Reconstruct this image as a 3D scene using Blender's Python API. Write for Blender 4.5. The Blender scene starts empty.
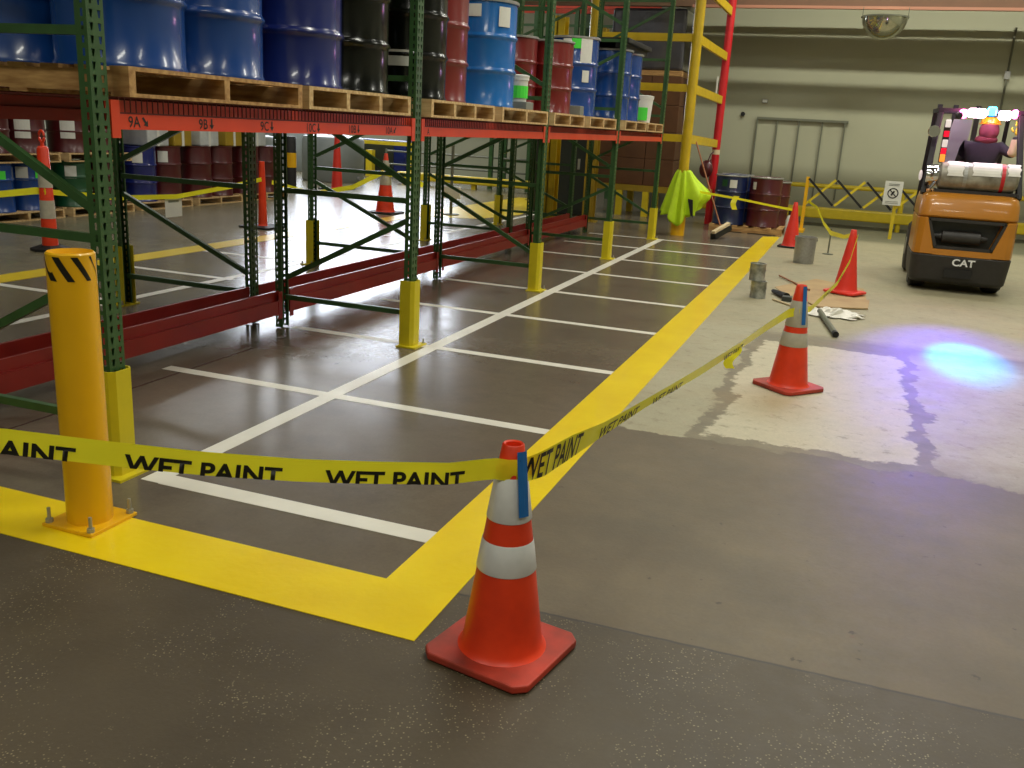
import bpy, bmesh, math, random
from mathutils import Vector, Matrix, noise
random.seed(7)
PI = math.pi
sc = bpy.context.scene
COL = sc.collection

# ------------------------------------------------------------------ materials
def lin(c):
    return tuple(((v/255)/12.92 if v/255 <= .04045 else ((v/255+.055)/1.055)**2.4) for v in c)

def mat(name, rgb, rough=.5, metal=0., var=.0, scale=8., dirt=None, bump=0., spec=.5, coat=0., emis=None, estr=0., alpha=1., stretch=(1, 1, 1)):
    m = bpy.data.materials.new(name); m.use_nodes = True
    nt = m.node_tree; b = nt.nodes['Principled BSDF']
    c = (*lin(rgb), 1)
    b.inputs['Base Color'].default_value = c
    b.inputs['Roughness'].default_value = rough
    b.inputs['Metallic'].default_value = metal
    b.inputs['Specular IOR Level'].default_value = spec
    b.inputs['Coat Weight'].default_value = coat
    b.inputs['Coat Roughness'].default_value = .08
    if alpha < 1: b.inputs['Alpha'].default_value = alpha
    if emis:
        b.inputs['Emission Color'].default_value = (*lin(emis), 1); b.inputs['Emission Strength'].default_value = estr
    tc = nt.nodes.new('ShaderNodeTexCoord'); mp = nt.nodes.new('ShaderNodeMapping')
    mp.inputs['Scale'].default_value = stretch
    nt.links.new(tc.outputs['Object'], mp.inputs['Vector'])
    n = nt.nodes.new('ShaderNodeTexNoise'); n.inputs['Scale'].default_value = scale; n.inputs['Detail'].default_value = 6
    nt.links.new(mp.outputs[0], n.inputs['Vector'])
    if var > 0:
        cr = nt.nodes.new('ShaderNodeValToRGB')
        cr.color_ramp.elements[0].position = .3; cr.color_ramp.elements[1].position = .7
        d = lin(dirt) if dirt else tuple(v*(1-var) for v in c[:3])
        cr.color_ramp.elements[0].color = (*d, 1)
        cr.color_ramp.elements[1].color = c
        nt.links.new(n.outputs['Fac'], cr.inputs['Fac']); nt.links.new(cr.outputs['Color'], b.inputs['Base Color'])
    if bump > 0:
        bp = nt.nodes.new('ShaderNodeBump'); bp.inputs['Strength'].default_value = bump; bp.inputs['Distance'].default_value = .01
        nt.links.new(n.outputs['Fac'], bp.inputs['Height']); nt.links.new(bp.outputs['Normal'], b.inputs['Normal'])
    return m

M = dict(
    green=mat('rack_green', (56, 92, 50), .4, var=.25, scale=14, bump=.05),
    beamorange=mat('beam_orange', (214, 66, 32), .4, var=.12, scale=6),
    beamred=mat('beam_dark_red', (150, 34, 26), .38, var=.15, scale=6),
    wire=mat('deck_wire', (96, 40, 32), .5, metal=.3),
    guard=mat('protector_yellow', (214, 196, 24), .45, var=.12, scale=9),
    bollard=mat('bollard_yellow', (236, 178, 4), .38, var=.08, scale=5, coat=.3),
    black=mat('black_rubber', (22, 21, 20), .6, var=.3, scale=20),
    blackgloss=mat('black_gloss', (14, 15, 14), .22, coat=.6),
    steel=mat('galvanised_steel', (168, 168, 162), .38, metal=.45, var=.2, scale=30),
    chrome=mat('chrome', (220, 220, 222), .12, metal=1),
    cone=mat('cone_red', (240, 66, 24), .42, var=.18, scale=9, dirt=(216, 54, 20)),
    conebase=mat('cone_base_red', (196, 60, 38), .6, var=.45, scale=7, dirt=(128, 48, 34), bump=.1),
    conefar=mat('cone_plain_red', (226, 52, 34), .5, var=.15, scale=6),
    collar=mat('collar_white', (236, 236, 236), .35, metal=.1, var=.12, scale=18),
    collar2=mat('collar_dull', (196, 190, 172), .45, metal=.1, var=.2, scale=18),
    tape=mat('tape_yellow', (232, 222, 24), .28, var=.1, scale=5, coat=.3),
    ink=mat('ink_black', (18, 16, 10), .5),
    bluetape=mat('blue_tape', (22, 104, 176), .55, var=.15, scale=20),
    whitepaint=mat('white_paint', (232, 228, 214), .35, var=.12, scale=5, bump=.04),
    wood=mat('pallet_wood', (196, 156, 98), .75, var=.4, scale=6, dirt=(140, 98, 54), stretch=(1, 6, 6)),
    woodlight=mat('pallet_wood_light', (214, 186, 134), .75, var=.3, scale=6, dirt=(168, 130, 82), stretch=(1, 6, 6)),
    dblue=mat('drum_blue', (18, 64, 134), .26, var=.12, scale=4, coat=.4),
    dblueb=mat('drum_bright_blue', (24, 104, 180), .25, var=.1, scale=4, coat=.4),
    dnight=mat('drum_night_blue', (18, 32, 72), .35, var=.12, scale=4, coat=.3),
    dnavy=mat('drum_navy', (22, 36, 106), .25, var=.15, scale=4, coat=.4),
    dred=mat('drum_maroon', (114, 26, 24), .3, var=.12, scale=4, coat=.35),
    ddark=mat('drum_dark_maroon', (80, 20, 24), .35, var=.15, scale=4, coat=.3),
    dblack=mat('drum_black', (9, 12, 9), .2, coat=.15, spec=.35),
    dgreen=mat('drum_green', (18, 74, 42), .35, coat=.2),
    dgrey=mat('drum_grey', (132, 138, 134), .4, var=.1, scale=4),
    paper=mat('label_paper', (214, 214, 206), .7, var=.06, scale=40),
    lime=mat('label_green', (70, 214, 60), .6),
    yellow=mat('frame_yellow', (206, 174, 22), .42, var=.18, scale=7),
    railyellow=mat('rail_yellow', (222, 196, 34), .45, var=.15, scale=7),
    redpost=mat('post_red', (196, 26, 34), .4, var=.1, scale=6),
    column=mat('column_concrete', (134, 134, 118), .8, var=.12, scale=3),
    brown=mat('brown_board', (100, 64, 34), .75, var=.25, scale=3),
    vest=mat('vest_lime', (196, 232, 24), .65, var=.12, scale=10),
    cardboard=mat('cardboard', (180, 154, 110), .8, var=.2, scale=4, dirt=(164, 136, 98)),
    cloth=mat('white_cloth', (232, 228, 218), .85, var=.08, scale=12, bump=.2),
    orange=mat('forklift_orange', (188, 122, 30), .38, var=.12, scale=4, coat=.35),
    charcoal=mat('forklift_charcoal', (48, 45, 42), .55, var=.3, scale=12),
    tank=mat('gas_tank', (176, 172, 158), .4, metal=.3, var=.4, scale=7, dirt=(112, 106, 92)),
    tankwhite=mat('tank_wrap', (228, 224, 216), .6, var=.1, scale=12),
    glasslav=mat('cab_panel', (176, 166, 184), .25),
    jacket=mat('jacket_dark', (44, 40, 50), .8, var=.3, scale=14, bump=.2),
    hood=mat('hood_maroon', (120, 50, 62), .85, var=.2, scale=14),
    skin=mat('skin', (196, 140, 108), .55),
    hat=mat('hard_hat', (236, 166, 30), .3, coat=.4),
    glove=mat('glove_yellow', (214, 190, 50), .8),
    lred=mat('lens_red', (200, 20, 30), .2, emis=(255, 20, 60), estr=.6),
    lamber=mat('lens_amber', (240, 160, 60), .25, emis=(255, 150, 60), estr=.5),
    lwhite=mat('lens_white', (225, 215, 215), .25, emis=(255, 240, 235), estr=.25),
    emag=mat('strobe_magenta', (255, 120, 190), .3, emis=(255, 70, 160), estr=26),
    ewhite=mat('strobe_white', (255, 235, 245), .3, emis=(255, 215, 235), estr=34),
    eblue=mat('strobe_blue', (60, 160, 255), .3, emis=(30, 150, 255), estr=22),
    soffit=mat('soffit_brown', (108, 82, 62), .8, var=.15, scale=3),
    pinktrim=mat('trim_pink', (170, 120, 96), .7),
    darkwall=mat('dark_metal', (52, 56, 52), .5, var=.3, scale=3),
    wrap=mat('stretch_wrap', (70, 70, 78), .22, var=.3, scale=5, coat=.5, bump=.6),
    wrapwhite=mat('wrap_white', (196, 200, 200), .3, var=.3, scale=6, bump=.5),
    greyplastic=mat('grey_plastic', (120, 124, 116), .5),
    brushwood=mat('broom_wood', (208, 188, 150), .7),
    handle=mat('broom_handle', (150, 92, 56), .6),
    lamp=mat('lamp_tube', (255, 255, 250), .3, emis=(255, 250, 235), estr=8),
    housing=mat('lamp_housing', (200, 200, 195), .5),
    ceil=mat('ceiling_grey', (112, 106, 94), .9, var=.1, scale=2),
    wall=mat('wall_olive', (168, 168, 142), .75, var=.06, scale=1.2),
    pipe=mat('pipe_olive', (104, 106, 88), .55),
    darkbox=mat('dark_green_panel', (34, 42, 38), .45, var=.15, scale=3),
    dullyellow=mat('dull_yellow', (160, 132, 30), .5, var=.15, scale=5),
)

# ------------------------------------------------------------------ node material for floor
def floor_material():
    m = bpy.data.materials.new('concrete_floor'); m.use_nodes = True
    nt = m.node_tree; N = nt.nodes; Lk = nt.links; b = N['Principled BSDF']
    def setin(node, i, v):
        if hasattr(v, 'is_linked') or hasattr(v, 'node'): Lk.new(v, node.inputs[i])
        else: node.inputs[i].default_value = v
    def ma(op, a, c=0., d=0.):
        n = N.new('ShaderNodeMath'); n.operation = op; setin(n, 0, a); setin(n, 1, c); setin(n, 2, d); return n.outputs[0]
    geo = N.new('ShaderNodeNewGeometry'); sep = N.new('ShaderNodeSeparateXYZ'); Lk.new(geo.outputs['Position'], sep.inputs[0])
    X, Y = sep.outputs[0], sep.outputs[1]
    def nz(scale, det=5, rough=.6, w=0):
        n = N.new('ShaderNodeTexNoise'); n.inputs['Scale'].default_value = scale; n.inputs['Detail'].default_value = det
        n.inputs['Roughness'].default_value = rough
        mp = N.new('ShaderNodeMapping'); mp.inputs['Location'].default_value = (w, w*1.7, 0)
        Lk.new(geo.outputs['Position'], mp.inputs['Vector']); Lk.new(mp.outputs[0], n.inputs['Vector']); return n.outputs['Fac']
    def step(v, e, w=.01):   # smooth 0->1 as v passes e
        n = N.new('ShaderNodeMapRange'); n.clamp = True
        setin(n, 0, v); n.inputs[1].default_value = e-w; n.inputs[2].default_value = e+w; return n.outputs[0]
    def mix(f, a, c):
        n = N.new('ShaderNodeMix'); n.data_type = 'RGBA'; setin(n, 0, f)
        for k, v in ((6, a), (7, c)):
            if isinstance(v, tuple): n.inputs[k].default_value = (*lin(v), 1)
            else: Lk.new(v, n.inputs[k])
        return n.outputs[2]
    def fm(f, a, c):
        n = N.new('ShaderNodeMix'); n.data_type = 'FLOAT'; setin(n, 0, f); setin(n, 2, a); setin(n, 3, c); return n.outputs[0]
    n1 = nz(1.3); n2 = nz(5, 7); n3 = nz(60, 3); n4 = nz(2.2, 8, .7, 9); n5 = nz(14, 6, .65, 4)
    n6 = nz(3.1, 3, .5, 3)
    wob = ma('MULTIPLY', ma('SUBTRACT', n6, .5), .34); wob2 = ma('MULTIPLY', ma('SUBTRACT', n5, .5), .15)
    wy = ma('ADD', ma('ADD', Y, wob), wob2)
    wx = ma('ADD', ma('ADD', X, wob), wob2)
    def band(v, a, c, w=.012): return ma('MULTIPLY', step(v, a, w), ma('SUBTRACT', 1., step(v, c, w)))
    # masks
    pale = ma('MULTIPLY', step(wy, 4.98, .015), step(X, -1.15, .01))
    patch = ma('MULTIPLY', band(wx, -.58, .52), band(wy, 5.1, 7.9))
    patch2 = ma('MULTIPLY', step(wx, .64), band(wy, 5.1, 8.0, .25))
    left_pale = ma('MULTIPLY', band(wx, -1.25, -.67), band(wy, 4.98, 8.6))
    dark = ma('SUBTRACT', 1., step(X, -1.28, .01))
    inside = ma('MULTIPLY', dark, step(Y, 2.57, .01))
    inside = ma('MULTIPLY', inside, step(X, -7.3, .02))
    # near brown aggregate
    near = mix(step(n1, .5, .2), (66, 56, 40), (84, 73, 54))
    near = mix(ma('MULTIPLY', step(n4, .6, .12), .5), near, (70, 62, 52))
    front = ma('SUBTRACT', 1., step(ma('ADD', Y, ma('MULTIPLY', X, -.025)), 2.78, .01))
    near2 = mix(step(n1, .5, .2), (94, 81, 61), (112, 99, 76))
    near2 = mix(ma('MULTIPLY', step(n4, .54, .12), .6), near2, (84, 76, 60))
    near2 = mix(ma('MULTIPLY', step(nz(11, 5, .6, 2), .69, .02), .8), near2, (62, 52, 42))
    near = mix(front, near2, near)
    sp = N.new('ShaderNodeTexVoronoi'); sp.inputs['Scale'].default_value = 78; Lk.new(geo.outputs['Position'], sp.inputs['Vector'])
    spk = ma('MULTIPLY', ma('SUBTRACT', 1., step(sp.outputs['Distance'], .19, .07)), step(ma('ADD', n4, ma('MULTIPLY', front, .1)), .60, .05))
    near = mix(ma('MULTIPLY', spk, ma('ADD', ma('MULTIPLY', front, .42), .06)), near, (190, 176, 138))
    # pale concrete
    pl = mix(step(n1, .5, .25), (150, 144, 118), (166, 160, 134))
    strip = mix(step(n2, .5, .2), (124, 116, 94), (112, 104, 86))
    base_far = mix(step(n4, .5, .2), (142, 136, 108), (160, 153, 126))
    near_band = ma('SUBTRACT', 1., step(wy, 8.35, .12))
    pc = mix(near_band, base_far, strip)
    pc = mix(patch, pc, mix(step(n4, .45, .2), (172, 164, 138), (192, 184, 160)))
    pc = mix(patch2, pc, mix(step(n4, .5, .2), (172, 164, 140), (156, 148, 126)))
    pc = mix(left_pale, pc, pl)
    n7 = nz(9, 9, .75, 6)
    pc = mix(ma('MULTIPLY', step(n7, .60, .05), .5), pc, (112, 104, 84))
    pc = mix(ma('MULTIPLY', step(n4, .58, .12), .22), pc, (150, 122, 76))
    dx = ma('MULTIPLY', ma('ADD', X, .32), 2.6); dy = ma('MULTIPLY', ma('SUBTRACT', Y, 5.95), 1.9)
    st = ma('SUBTRACT', 1., step(ma('ADD', ma('SQRT', ma('ADD', ma('MULTIPLY', dx, dx), ma('MULTIPLY', dy, dy))), wob), .55, .5))
    pc = mix(ma('MULTIPLY', st, .45), pc, (150, 116, 62))
    far_dark = step(Y, 17.6, .3)
    pc = mix(far_dark, pc, (104, 102, 80))
    # resealed glossy bay
    dk = mix(step(n1, .48, .2), (98, 89, 76), (110, 101, 86))
    dk = mix(ma('MULTIPLY', step(n4, .6, .1), .45), dk, (82, 74, 66))
    # beyond
    bey = mix(step(n1, .5, .2), (112, 106, 84), (128, 120, 96))
    c = mix(pale, near, pc)
    c = mix(ma('MULTIPLY', ma('SUBTRACT', 1., step(X, -7.3, .02)), step(Y, 2.6, .02)), c, bey)
    c = mix(inside, c, dk)
    # saw joint
    jy = ma('ABSOLUTE', ma('SUBTRACT', ma('ADD', ma('ADD', Y, ma('MULTIPLY', X, -.025)), ma('MULTIPLY', wob2, .12)), 2.78))
    joint = ma('MULTIPLY', ma('SUBTRACT', 1., step(jy, .006, .004)), step(X, -1.2, .02))
    c = mix(joint, c, (58, 52, 46))
    jx = ma('ABSOLUTE', ma('SUBTRACT', ma('ADD', X, ma('MULTIPLY', wob2, .2)), -3.9))
    joint2 = ma('MULTIPLY', ma('SUBTRACT', 1., step(jx, .008, .004)), inside)
    c = mix(joint2, c, (58, 52, 46))
    grit = ma('ADD', .72, ma('ADD', ma('MULTIPLY', n3, .30), ma('MULTIPLY', n5, .30)))
    vm = N.new('ShaderNodeVectorMath'); vm.operation = 'SCALE'; Lk.new(c, vm.inputs[0]); Lk.new(grit, vm.inputs['Scale'])
    Lk.new(vm.outputs[0], b.inputs['Base Color'])
    wet = ma('ADD', .16, ma('MULTIPLY', n2, .14))
    r = fm(inside, ma('ADD', .42, ma('MULTIPLY', n5, .25)), wet)
    r = fm(pale, r, ma('ADD', .5, ma('MULTIPLY', n2, .2)))
    r = fm(ma('SUBTRACT', 1., step(X, -7.3, .02)), r, .27)
    Lk.new(r, b.inputs['Roughness'])
    bp = N.new('ShaderNodeBump'); bp.inputs['Distance'].default_value = .004
    Lk.new(fm(inside, .35, .07), bp.inputs['Strength'])
    Lk.new(ma('ADD', ma('MULTIPLY', n3, .5), ma('ADD', n2, ma('MULTIPLY', pale, .4))), bp.inputs['Height']); Lk.new(bp.outputs[0], b.inputs['Normal'])
    return m

def yellow_floor_material():
    m = mat('yellow_floor_paint', (244, 214, 20), .3, var=.10, scale=3, dirt=(234, 200, 20), coat=.25, bump=.0)
    nt = m.node_tree; b = nt.nodes['Principled BSDF']
    n = nt.nodes.new('ShaderNodeTexNoise'); n.inputs['Scale'].default_value = 28; n.inputs['Detail'].default_value = 3
    g = nt.nodes.new('ShaderNodeNewGeometry'); nt.links.new(g.outputs['Position'], n.inputs['Vector'])
    bp = nt.nodes.new('ShaderNodeBump'); bp.inputs['Strength'].default_value = .22; bp.inputs['Distance'].default_value = .006
    nt.links.new(n.outputs['Fac'], bp.inputs['Height']); nt.links.new(bp.outputs[0], b.inputs['Normal'])
    return m
M['yfloor'] = yellow_floor_material()
def tape_material():
    m = mat('tape_yellow_film', (255, 250, 48), .3, var=.06, scale=5, dirt=(250, 238, 40), coat=.2)
    nt = m.node_tree; b = nt.nodes['Principled BSDF']; out = nt.nodes['Material Output']
    tr = nt.nodes.new('ShaderNodeBsdfTranslucent'); tr.inputs['Color'].default_value = (*lin((255, 248, 60)), 1)
    mx = nt.nodes.new('ShaderNodeMixShader'); mx.inputs[0].default_value = .4
    nt.links.new(b.outputs[0], mx.inputs[1]); nt.links.new(tr.outputs[0], mx.inputs[2]); nt.links.new(mx.outputs[0], out.inputs['Surface'])
    return m
M['tape'] = tape_material()

# ------------------------------------------------------------------ mesh helpers
class MB:
    def __init__(s): s.b = bmesh.new()
    def box(s, x0, x1, y0, y1, z0, z1, rot=None):
        v = [s.b.verts.new((x, y, z)) for z in (z0, z1) for y in (y0, y1) for x in (x0, x1)]
        for f in ((0, 2, 3, 1), (4, 5, 7, 6), (0, 1, 5, 4), (2, 6, 7, 3), (0, 4, 6, 2), (1, 3, 7, 5)):
            s.b.faces.new([v[i] for i in f])
        if rot:
            for q in v: q.co = rot @ q.co
        return s
    def bar(s, a, c, w=.04, h=.03, up=(0, 0, 1)):
        a, c = Vector(a), Vector(c); d = (c-a).normalized(); u = Vector(up)
        if abs(d.dot(u)) > .98: u = Vector((1, 0, 0))
        r = d.cross(u).normalized(); u = r.cross(d)
        v = []
        for p in (a, c):
            for i, j in ((-1, -1), (1, -1), (1, 1), (-1, 1)): v.append(s.b.verts.new(p+r*i*w/2+u*j*h/2))
        for f in ((3, 2, 1, 0), (4, 5, 6, 7), (0, 1, 5, 4), (1, 2, 6, 5), (2, 3, 7, 6), (3, 0, 4, 7)): s.b.faces.new([v[i] for i in f])
        return s
    def tube(s, pts, r=.02, n=12, cap=True, radii=None):
        pts = [Vector(p) for p in pts]; rings = []
        t0 = (pts[1]-pts[0]).normalized(); ref = Vector((0, 0, 1)) if abs(t0.z) < .9 else Vector((1, 0, 0))
        for i, p in enumerate(pts):
            t = (pts[min(i+1, len(pts)-1)]-pts[max(i-1, 0)]).normalized()
            a = t.cross(ref).normalized(); c = a.cross(t); rr = radii[i] if radii else r
            rings.append([s.b.verts.new(p+a*math.cos(2*PI*k/n)*rr+c*math.sin(2*PI*k/n)*rr) for k in range(n)])
        s._rings(rings, cap); return s
    def _rings(s, rings, cap=True, closed=True):
        n = len(rings[0])
        for A, B in zip(rings, rings[1:]):
            for k in range(n if closed else n-1):
                s.b.faces.new([A[k], A[(k+1) % n], B[(k+1) % n], B[k]])
        if cap:
            s.b.faces.new(rings[0][::-1]); s.b.faces.new(rings[-1])
    def lathe(s, prof, n=32, c=(0, 0, 0), cap=True, axis='z'):
        c = Vector(c); rings = []
        for r, z in prof:
            ring = []
            for k in range(n):
                a = 2*PI*k/n; x, y = r*math.cos(a), r*math.sin(a)
                v = {'z': (x, y, z), 'x': (z, x, y), 'y': (y, z, x)}[axis]
                ring.append(s.b.verts.new(c+Vector(v)))
            rings.append(ring)
        s._rings(rings, cap); return s
    def prism(s, poly, z0, z1, axis='z'):
        def P(u, v, w): return {'z': (u, v, w), 'x': (w, u, v), 'y': (u, w, v)}[axis]
        A = [s.b.verts.new(P(u, v, z0)) for u, v in poly]; B = [s.b.verts.new(P(u, v, z1)) for u, v in poly]
        n = len(A)
        s.b.faces.new(A[::-1]); s.b.faces.new(B)
        for k in range(n): s.b.faces.new([A[k], A[(k+1) % n], B[(k+1) % n], B[k]])
        return s
    def grid(s, rows):
        R = [[s.b.verts.new(p) for p in r] for r in rows]
        for A, B in zip(R, R[1:]):
            for k in range(len(A)-1): s.b.faces.new([A[k], A[k+1], B[k+1], B[k]])
        return s
    def sphere(s, c, r, sx=1, sy=1, sz=1, u=20, v=12):
        mt = Matrix.Translation(Vector(c)) @ Matrix.Diagonal((sx, sy, sz, 1))
        bmesh.ops.create_uvsphere(s.b, u_segments=u, v_segments=v, radius=r, matrix=mt); return s
    def xf(s, mt):
        s.b.transform(mt); return s

def build(name, mb, m, parent=None, loc=None, rz=0., smooth=False, bevel=0., solid=0., seg=2):
    me = bpy.data.meshes.new(name); bmesh.ops.recalc_face_normals(mb.b, faces=mb.b.faces[:]); mb.b.to_mesh(me); mb.b.free()
    me.materials.append(M[m] if isinstance(m, str) else m)
    o = bpy.data.objects.new(name, me); COL.objects.link(o)
    if loc: o.location = loc
    o.rotation_euler.z = rz
    if parent: o.parent = parent
    if solid:
        k = o.modifiers.new('s', 'SOLIDIFY'); k.thickness = solid; k.offset = 0
    if bevel:
        k = o.modifiers.new('b', 'BEVEL'); k.width = bevel; k.segments = seg; k.limit_method = 'ANGLE'; k.angle_limit = .6
    if smooth:
        for p in me.polygons: p.use_smooth = True
        bpy.context.view_layer.objects.active = o
        try: me.set_sharp_from_angle(angle=math.radians(38))
        except Exception: pass
    return o

def tag(o, label=None, cat=None, group=None, kind=None):
    if label: o['label'] = label
    if cat: o['category'] = cat
    if group: o['group'] = group
    if kind: o['kind'] = kind
    return o

def thing(name, label, cat, loc=(0, 0, 0), rz=0., group=None):
    o = bpy.data.objects.new(name, None); COL.objects.link(o); o.location = loc; o.rotation_euler.z = rz
    o.empty_display_size = .1
    return tag(o, label, cat, group)

def struct(name, mb, m, **k):
    return tag(build(name, mb, m, **k), kind='structure')

def copy_tree(o, parent=None, loc=None, rz=None, label=None, group=None):
    c = o.copy(); COL.objects.link(c)
    if parent: c.parent = parent
    if loc is not None: c.location = loc
    if rz is not None: c.rotation_euler.z = rz
    if label: c['label'] = label
    if group: c['group'] = group
    for ch in list(o.children): copy_tree(ch, c)
    return c

def text_bm(txt, size, bold=.012, clip=None, xs=1.0):
    """flat text in local (u right, v up), origin bottom left, v=0 is the letters' foot"""
    cu = bpy.data.curves.new('txt', 'FONT'); cu.body = txt; cu.size = size; cu.offset = bold*size; cu.space_character = 1.02
    o = bpy.data.objects.new('txt', cu); COL.objects.link(o); bpy.context.view_layer.update()
    me = bpy.data.meshes.new_from_object(o.evaluated_get(bpy.context.evaluated_depsgraph_get()))
    bpy.data.objects.remove(o); bpy.data.curves.remove(cu)
    b = MB(); b.b.from_mesh(me); bpy.data.meshes.remove(me)
    for v in b.b.verts: v.co.x *= xs
    if clip is not None:
        bmesh.ops.bisect_plane(b.b, geom=b.b.verts[:]+b.b.edges[:]+b.b.faces[:], plane_co=(0, clip, 0), plane_no=(0, -1, 0), clear_outer=True)
    return b

def frame_mat(origin, right, up):
    r = Vector(right).normalized(); u = Vector(up).normalized(); n = r.cross(u)
    mt = Matrix((r, u, n)).transposed().to_4x4(); mt.translation = Vector(origin); return mt

# ------------------------------------------------------------------ camera
F, YAW, PIT, ROL = 912.195634, .340846966, .275071051, .0569594833
cd = bpy.data.cameras.new('camera'); cam = bpy.data.objects.new('camera', cd); COL.objects.link(cam); sc.camera = cam
r_ = Vector((.93577446, .34831649, .05478851)); u_ = Vector((-.14430349, .23654421, .96084512)); f_ = Vector((-.32171829, .90704049, -.27161532))
mt = Matrix((r_, u_, -f_)).transposed().to_4x4(); mt.translation = (0, 0, 1.64); cam.matrix_world = mt
cd.sensor_width = 36; cd.lens = F/1024*36; cd.clip_end = 200; cd.clip_start = .02

# ------------------------------------------------------------------ the room
XL, XR, YB, YF, ZC, YW = -24., 7., -5., 27., 7., 21.
struct('floor', MB().box(XL-.2, XR+.2, YB-.2, YF+.2, -.2, 0), floor_material())
struct('ceiling', MB().box(XL-.2, XR+.2, YB-.2, YF+.2, ZC, ZC+.2), 'ceil')
struct('wall_left', MB().box(XL-.2, XL, YB, YF, 0, ZC), 'wall')
struct('wall_right', MB().box(XR, XR+.2, YB, YW+.2, 0, ZC), 'wall')
struct('wall_behind', MB().box(XL, XR, YB-.2, YB, 0, ZC), 'wall')
struct('wall_back', MB().box(-4.05, XR, YW, YW+.25, 0, ZC), 'wall')
struct('wall_far', MB().box(XL, -4.05, YF, YF+.2, 0, ZC), 'wall')
struct('wall_side', MB().box(-4.3, -4.05, YW, YF, 0, ZC), 'wall')
struct('trim_1', MB().box(-8.5, XR, 18.7, 18.85, 4.03, 4.62), 'soffit')
struct('trim_2', MB().box(-3.4, XR, 18.6, 18.7, 4.0, 4.05), 'pinktrim')
struct('trim_4', MB().box(-4.35, -3.75, 20.3, 21.0, 0, ZC), 'column')
# overhead pipes near the wall (out of the frame behind the soffit; they shade the wall)
for nm, y, z, r in (('trim_5', 19.75, 4.65, .15), ('trim_6', 19.42, 4.5, .09), ('trim_7', 20.3, 4.45, .045)):
    struct(nm, MB().tube([(-3.6, y, z), (XR-.05, y, z)], r, 16), 'pipe', smooth=True)

# tall bright daylight windows in the far wall, hidden from the camera by the loaded rack
M['daylight'] = mat('window_daylight', (240, 246, 255), .3, emis=(235, 242, 255), estr=7.5)
for i, x in enumerate((-19.0, -16.9, -14.8, -12.7)):
    w_ = struct('window_%d' % (i+1), MB().box(x-.9, x+.9, YF-.05, YF-.01, 2.0, 5.9), 'daylight')
    fr = build('window_frame', MB().box(x-.98, x+.98, YF-.09, YF-.0, 1.9, 2.0).box(x-.98, x+.98, YF-.09, YF, 5.9, 6.0).box(x-.98, x-.9, YF-.09, YF, 2.0, 5.9).box(x+.9, x+.98, YF-.09, YF, 2.0, 5.9).box(x-.02, x+.02, YF-.09, YF-.05, 2.0, 5.9), 'pipe', w_)

# wall fittings
t = thing('pipe_frame', 'olive pipe frame with three inner uprights fixed on the back wall', 'pipe frame', (-1.27, YW-.04, 0))
build('top_rail', MB().bar((-.93, 0, 2.10), (.93, 0, 2.10), .05, .05), 'pipe', t)
for x in (-.92, -.50, -.05, .42, .87):
    build('upright', MB().bar((x, 0, .5), (x, 0, 2.08), .03 if abs(x) < .8 else .045, .03), 'pipe', t)
tag(build('wall_socket', MB().lathe([(.045, 0), (.045, .05), (.02, .06)], 16, axis='y'), 'black', loc=(-2.51, YW-.06, 2.166), smooth=True), 'small round black fitting on the back wall', 'wall fitting')
t = thing('junction_box', 'small pale junction box high on the back wall right of the red post', 'box', (-2.08, YW-.03, 2.45))
build('body', MB().box(-.06, .06, -.03, .03, -.04, .04), 'column', t, bevel=.008); build('lid', MB().box(-.05, .05, -.04, -.03, -.03, .03), 'paper', t)
t = thing('conduit', 'thin vertical conduit with bracket on the back wall above the forklift', 'conduit', (2.45, YW-.04, 0))
build('pipe', MB().tube([(0, 0, 1.2), (0, 0, 4.0)], .02, 8), 'pipe', t); build('bracket', MB().box(-.05, .05, -.03, .03, 3.05, 3.2), 'steel', t)

# dome mirror hanging under the soffit
t = thing('dome_mirror', 'half dome safety mirror hanging from the ceiling beam', 'mirror', (.05, 18.55, 3.86))
prof = [(.385*math.cos(a), -.38*math.sin(a)) for a in [i*PI/2/10 for i in range(10)]]+[(.01, -.385)]
build('dome', MB().lathe(prof, 40), mat('mirror_dome', (200, 200, 178), .1, metal=.85, var=.25, scale=9, bump=.3), t, smooth=True)
build('rim', MB().lathe([(.385, -.012), (.40, -.012), (.40, .012), (.385, .012)], 40, cap=False), 'pipe', t)
for x in (-.38, .38): build('hanger', MB().tube([(x, 0, 0), (x, 0, .17)], .008, 6), 'pipe', t)

# guard rail along the back wall
t = thing('guard_rail', 'yellow guard rail with thick lower kerb along the back wall', 'guard rail', (0, 20.2, 0))
build('top_rail', MB().tube([(-1.75, 0, .80), (3.6, 0, .84)], .045, 12), 'railyellow', t, smooth=True)
build('lower_kerb', MB().box(-3.2, 6.5, -.1, .1, .16, .38), 'railyellow', t, bevel=.03)
for x in (-1.7, .9, 3.5): build('post', MB().tube([(x, 0, 0), (x, 0, .84)], .05, 12), 'railyellow', t, smooth=True)

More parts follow.
